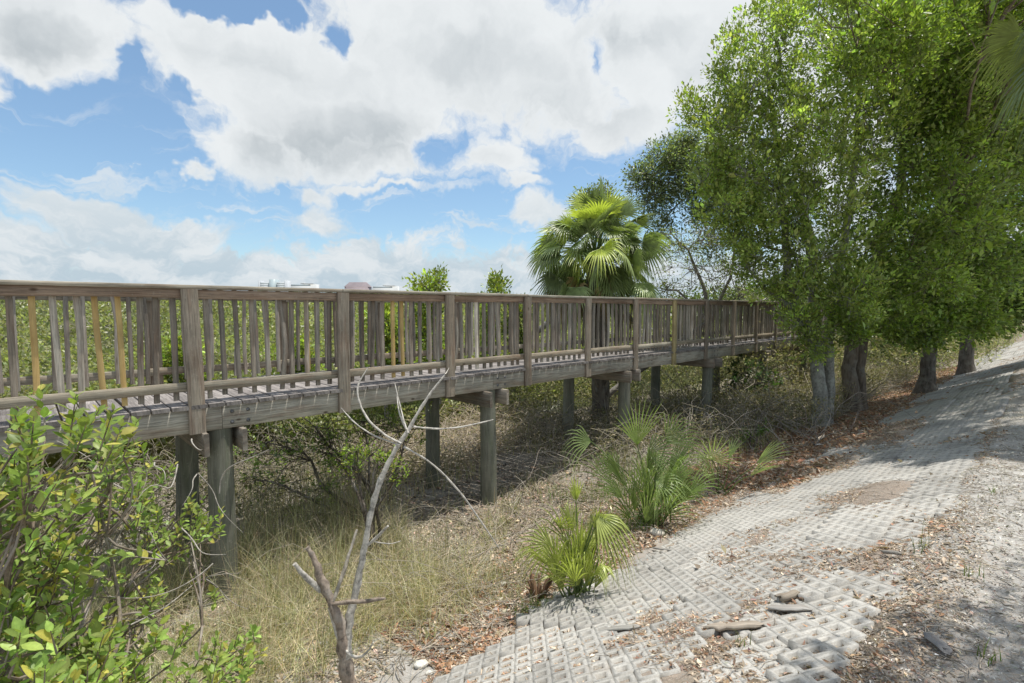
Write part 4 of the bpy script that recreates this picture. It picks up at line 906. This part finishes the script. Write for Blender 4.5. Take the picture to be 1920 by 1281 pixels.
def vines():
    mb = MB()
    spec = [((1440, 800), (1490, 600), .9), ((1400, 790), (1475, 620), .3)]
    # pale bent canes before the clump and beyond the second pile
    for i in range(70):
        p = np.array(pg(RNG.uniform(940, 1130), RNG.uniform(800, 960))); q = p+RNG.normal(size=3)*np.array([.7, .5, .15])+ZV*.35; tube(mb, curve(p, q, 7, .15, -.15), np.linspace(.006, .002, 7), np.array((.48, .42, .35))*random.uniform(.7, 1.15), 4, cap=False)
    for i in range(190):
        p = np.array(pg(RNG.uniform(450, 1000), RNG.uniform(960, 1180))); q = p+RNG.normal(size=3)*np.array([.6, .4, .1])+ZV*.25; tube(mb, curve(p, q, 7, .12, -.12), np.linspace(.005, .0015, 7), np.array((.42, .37, .3))*random.uniform(.6, 1.15), 4, cap=False)
    for i in range(160):
        p = np.array(pg(RNG.uniform(1260, 1540), RNG.uniform(760, 850))); q = p+RNG.normal(size=3)*np.array([.8, .6, .2])+ZV*.55; tube(mb, curve(p, q, 7, .16, -.1), np.linspace(.008, .003, 7), np.array((.30, .27, .24))*random.uniform(.6, 1.2), 4, cap=False)
    tag(mb.build('dry_canes', M_twig), 'pale bent dry canes arching over the sand in front of the piles', 'twigs', kind='stuff')
vines()

# ------------------------------------------------------------------ dead sapling
def sapling():
    Y = 3.25; b = at(660, 1300, Y); g = b.copy(); g.z = float(ghw(b.x, b.y)); root = empty('dead_sapling', g, 'bare dead sapling with pale peeling stem and broken forks in the foreground', 'dead tree')
    s = Y/FPX
    def line(mb, pts, rad, col, n=8, dY=None):
        P = [np.array(at(x, y, Y+(0 if dY is None else dY*i/(len(pts)-1)))) for i, (x, y) in enumerate(pts)]
        P = np.array(P); q = np.linspace(0, len(P)-1, (len(P)-1)*4+1)
        # Catmull-like smoothing by cubic interpolation over points
        PP = np.stack([np.interp(q, np.arange(len(P)), P[:, i]) for i in range(3)], 1); 
        for _ in range(5): PP[1:-1] = (PP[:-2]+PP[1:-1]*2+PP[2:])/4
        R = np.interp(q, np.arange(len(P)), np.array(rad))*s; R *= 1+.10*RNG.normal(size=len(R)); tube(mb, PP+RNG.normal(size=PP.shape)*R[:, None]*.12, R, col, n, .09)
    wh = (.50, .47, .42); bn = (.30, .245, .20)
    m = MB(); gpx = 1281+ (b.z-g.z)/s
    line(m, [(672, gpx+30), (660, 1400), (655, 1290), (648, 1235), (636, 1165), (622, 1130), (602, 1085), (592, 1052), (576, 1026)], [17, 15, 13, 12, 10, 8.5, 8, 6, 4.5], bn, 10)
    m.build('trunk', M_twig, root, smooth=True)
    for pts, rad, col, dy in [
        ([(650, 1240), (652, 1180), (662, 1130), (680, 1050), (690, 985), (705, 920), (735, 850), (765, 810), (800, 745), (835, 702)], [8, 8.5, 7.5, 6.5, 6, 5.5, 5, 4, 3, 1.5], wh, .3),
        ([(602, 1108), (576, 1085), (552, 1058)], [5.5, 5, 3.5], wh, -.1), ([(625, 1128), (648, 1062), (669, 993)], [4, 3.6, 2.6], (.40, .36, .30), .15), ([(690, 1022), (710, 1005), (728, 986)], [3.2, 3, 2.4], wh, -.1),
        ([(622, 1132), (680, 1128), (722, 1122)], [4.5, 4, 2.5], bn, -.15), ([(620, 1138), (628, 1190), (652, 1232), (682, 1234), (700, 1205)], [3.5, 3, 3, 2.5, 1.5], wh, -.05)]:
        mm = MB(); line(mm, pts, rad, col, 8, dy); mm.build('branch', M_twig, root, smooth=True)
    for pts, r in [([(752, 832), (722, 817), (690, 790), (672, 755), (668, 722), (690, 690)], 2), ([(750, 835), (700, 818), (665, 795), (640, 765)], 1.6), ([(766, 812), (748, 780), (744, 740)], 1.8), ([(762, 806), (752, 770), (740, 718)], 1.4),
                   ([(775, 800), (810, 805), (860, 803), (925, 787)], 1.8), ([(757, 838), (800, 860), (850, 905), (890, 960), (935, 1027)], 1.9), ([(835, 702), (842, 690)], 1), ([(700, 1015), (730, 1022), (752, 1014)], 1)]:
        mm = MB(); line(mm, pts, [r*1.2]+[r]*(len(pts)-2)+[r*.5], wh, 6, .2); mm.build('twig', M_twig, root, smooth=True)
sapling()

# ------------------------------------------------------------------ loose things lying about
def driftwood(name, label, a, b, w, th, col, cat='wood', flat=False, group=None):
    p = np.array(pg(*a)); q = np.array(pg(*b)); p[2] += th*.5+.02; q[2] += th*.5+.02; m = MB(); n = 9; s = np.linspace(0, 1, n)[:, None]; P = p*(1-s)+q*s; P[:, 2] += .01*np.sin(s[:, 0]*PI); L = np.linalg.norm(q-p)
    ax = unit(q-p); sd = unit(np.cross(ax, ZV)); up = np.cross(sd, ax); k = 10; V = []
    for i in range(n):
        x = i/(n-1); e = (min(1, x*14+.4)*min(1, (1-x)*9+.15))**.5; wob = 1+.22*RNG.normal()
        for j in range(k): t = 2*PI*j/k; V.append(P[i]+ax*RNG.normal()*.012*(i in (0, n-1))+sd*math.copysign(abs(math.cos(t))**.6, math.cos(t))*w*.5*max(e, .25)*wob+up*math.sin(t)*th*.5*max(e, .4)+sd*.02*math.sin(x*5))
    F = [[i*k+j, i*k+(j+1) % k, (i+1)*k+(j+1) % k, (i+1)*k+j] for i in range(n-1) for j in range(k)]
    ln = [[(i*L/n, j*.02), (i*L/n, (j+1)*.02), ((i+1)*L/n, (j+1)*.02), ((i+1)*L/n, j*.02)] for i in range(n-1) for j in range(k)]
    m.add(V, F, col, np.array(ln).reshape(-1, 2)); m.add(V[:k], [list(range(k))[::-1]], col); m.add(V[-k:], [list(range(k))], col)
    c = (p+q)/2; o = m.build(name, M_wood, None); o.data.transform(__import__('mathutils').Matrix.Translation(-Vector(c))); o.location = c
    return tag(o, label, cat, group)
driftwood('broken_branch', 'short round broken branch with a splintered end on the litter covered paving', (1458, 1132), (1500, 1128), .05, .045, (.36, .31, .25))
driftwood('wood_splinter', 'thin brown splinter just right of the short round broken branch', (1500, 1130), (1530, 1134), .035, .02, (.25, .17, .12))
driftwood('wood_slab', 'flat grey weathered slab below the short round broken branch', (1442, 1146), (1516, 1154), .09, .02, (.40, .38, .35))
driftwood('palm_boot', 'curved pale dead palm stalk lying lowest on the lattice pavers', (1326, 1184), (1430, 1186), .06, .03, (.44, .38, .31))
driftwood('palm_boot', 'flat grey dead palm stalk at the sunken step of the lattice pavers', (1108, 1190), (1195, 1186), .07, .02, (.40, .385, .35))
driftwood('wood_slab', 'curled grey piece of driftwood above the litter near the dry stump of the low young palm', (1225, 1032), (1275, 1042), .05, .02, (.38, .36, .33))
driftwood('bark_chip', 'dark grey wedge of bark standing in the shade at the bottom right', (1752, 1200), (1764, 1232), .07, .015, (.24, .235, .23))
driftwood('broken_branch', 'small grey stick across the paving at the right', (1655, 1043), (1685, 1049), .03, .025, (.3, .28, .25))
driftwood('stick', 'long pale stick lying in the dry grass right of the dead sapling', (790, 1225), (850, 1190), .014, .014, (.44, .38, .31))
def stone(label, px, py, r, col, name='rock'):
    p = pg(px, py); m = MB(); n1, n2 = 9, 14; V = []; sd = random.random()*50
    for i in range(n1+1):
        f = PI*i/n1
        for j in range(n2):
            t = 2*PI*j/n2; d = np.array([math.sin(f)*math.cos(t)*1.25, math.sin(f)*math.sin(t), math.cos(f)*.6]); k = 1+.5*(float(vnoise(np.array(d[0]*2+sd), np.array(d[1]*2+d[2]*3+sd), 4))-.5); V.append(np.array(p)+d*r*k+ZV*r*.25)
    F = [[i*n2+j, (i+1)*n2+j, (i+1)*n2+(j+1) % n2, i*n2+(j+1) % n2] for i in range(n1) for j in range(n2)]; m.add(V, F, col)
    o = m.build(name, M_conc, None, smooth=True); o.data.transform(__import__('mathutils').Matrix.Translation(-p)); o.location = p; tag(o, label, 'rock')
stone('smooth white stone on the sand at the bottom, left of the first pavers', 789, 1248, .045, (.74, .72, .67))
stone('small white stone just right of the smooth white stone at the bottom', 806, 1264, .028, (.70, .68, .62))
stone('pale rough rock at the foot of the tallest young palm', 1232, 1002, .075, (.62, .57, .49))
stone('white lump of rock between the low young palm and the pavers', 1104, 1104, .06, (.70, .69, .66))
stone('whitish stone in the dry grass left of the low young palm', 942, 1096, .035, (.6, .57, .5))
def stump():
    p = np.array(pg(1010, 1120)); m = MB(); root = empty('dry_stump', Vector(p), 'brown fibrous dead palm boot at the left foot of the low young palm', 'stump')
    for i in range(26):
        a = RNG.uniform(0, 2*PI); o = np.array([math.cos(a), math.sin(a), 0]); h = RNG.uniform(.1, .26); tube(m, [p+o*.05, p+o*.08+ZV*h*.6, p+o*RNG.uniform(.1, .16)+ZV*h], [.018, .016, .006], np.array((.22, .14, .09))*random.uniform(.7, 1.5), 5)
    m.build('fibres', M_litter, root)
stump()

# ------------------------------------------------------------------ far buildings
def far_building(label, px0, px1, ytop, ybase, Y, col, glass=(.25, .33, .38), kind='hotel', group='buildings on the far shore'):
    a = at(px0, ytop, Y); b = at(px1, ytop, Y); w = b.x-a.x; top = a.z; cx = (a.x+b.x)/2; root = empty('distant_building', (cx, Y, 0), label, 'building', group)
    mw = flat_mat('far_wall', tuple(np.array(col)*.92), col, .05); mg = flat_mat('far_glass', glass, tuple(np.array(glass)*1.2), .1, .4); mr = flat_mat('far_roof', tuple(np.array(col)*.55), tuple(np.array(col)*.7), .05)
    def bx(x0, x1, y0, y1, z0, z1): 
        V = [(x, y, z) for x in (x0, x1) for y in (y0, y1) for z in (z0, z1)]; return V
    def cube(m, *q): m.add(bx(*q), BOXF, (.3, .3, .3))
    D = w*.35
    if kind == 'hotel':
        m = MB(); cube(m, a.x, cx-w*.12, Y, Y+D, 0, top-w*.10); cube(m, cx+w*.14, b.x, Y, Y+D, 0, top-w*.10); cube(m, cx-w*.12, cx+w*.14, Y+2, Y+D, 0, top-w*.12)
        cube(m, a.x-w*.01, a.x+w*.05, Y-1.5, Y+D, 0, top-w*.04); cube(m, b.x-w*.06, b.x+w*.01, Y-1.5, Y+D, 0, top-w*.04); m.build('wall', mw, root)
        m = MB(); cube(m, cx-w*.10, cx+w*.12, Y-3, Y+D*.8, 0, top); m.build('glass_tower', mg, root)
        for i in range(3): m = MB(); z = top-w*.16-i*w*.07; cube(m, a.x+w*.06, cx-w*.14, Y-.4, Y+.2, z, z+w*.03); cube(m, cx+w*.15, b.x-w*.07, Y-.4, Y+.2, z, z+w*.03); m.build('window', mg, root)
    elif kind == 'hip':
        m = MB(); cube(m, a.x, b.x, Y, Y+D, 0, top-w*.2); m.build('wall', mw, root)
        m = MB(); V = [(a.x-1, Y-1, top-w*.2), (b.x+1, Y-1, top-w*.2), (b.x+1, Y+D+1, top-w*.2), (a.x-1, Y+D+1, top-w*.2), (a.x+w*.16, Y+D*.3, top), (b.x-w*.16, Y+D*.3, top), (b.x-w*.16, Y+D*.7, top), (a.x+w*.16, Y+D*.7, top)]
        m.add(V, [[0, 1, 5, 4], [1, 2, 6, 5], [2, 3, 7, 6], [3, 0, 4, 7], [4, 5, 6, 7]], (.3, .3, .3)); m.build('roof', mr, root)
    else:
        m = MB(); cube(m, a.x, b.x, Y, Y+D, 0, top-w*.06); cube(m, cx-w*.1, cx+w*.02, Y+D*.2, Y+D*.6, top-w*.06, top); m.build('wall', mw, root)
        m = MB(); cube(m, a.x+w*.03, b.x-w*.2, Y-.5, Y+.2, top-w*.12, top-w*.075); m.build('window', mg, root)
        m = MB(); cube(m, a.x+w*.5, b.x-w*.1, Y-2, Y+D+2, top-w*.055, top-w*.035); m.build('roof', mr, root)
far_building('pale hotel block with a green glass centre tower on the horizon', 485, 537, 524, 560, 900, (.50, .53, .56), (.36, .43, .45))
far_building('low white flat roofed building right beside the pale hotel', 542, 592, 530, 560, 980, (.58, .60, .60), kind='flat')
far_building('mauve brown building with a sloping hipped roof on the horizon', 646, 692, 529, 560, 800, (.36, .31, .33), kind='hip')
far_building('low white building at the right end of the far skyline', 698, 745, 534, 560, 900, (.60, .62, .62), kind='flat')
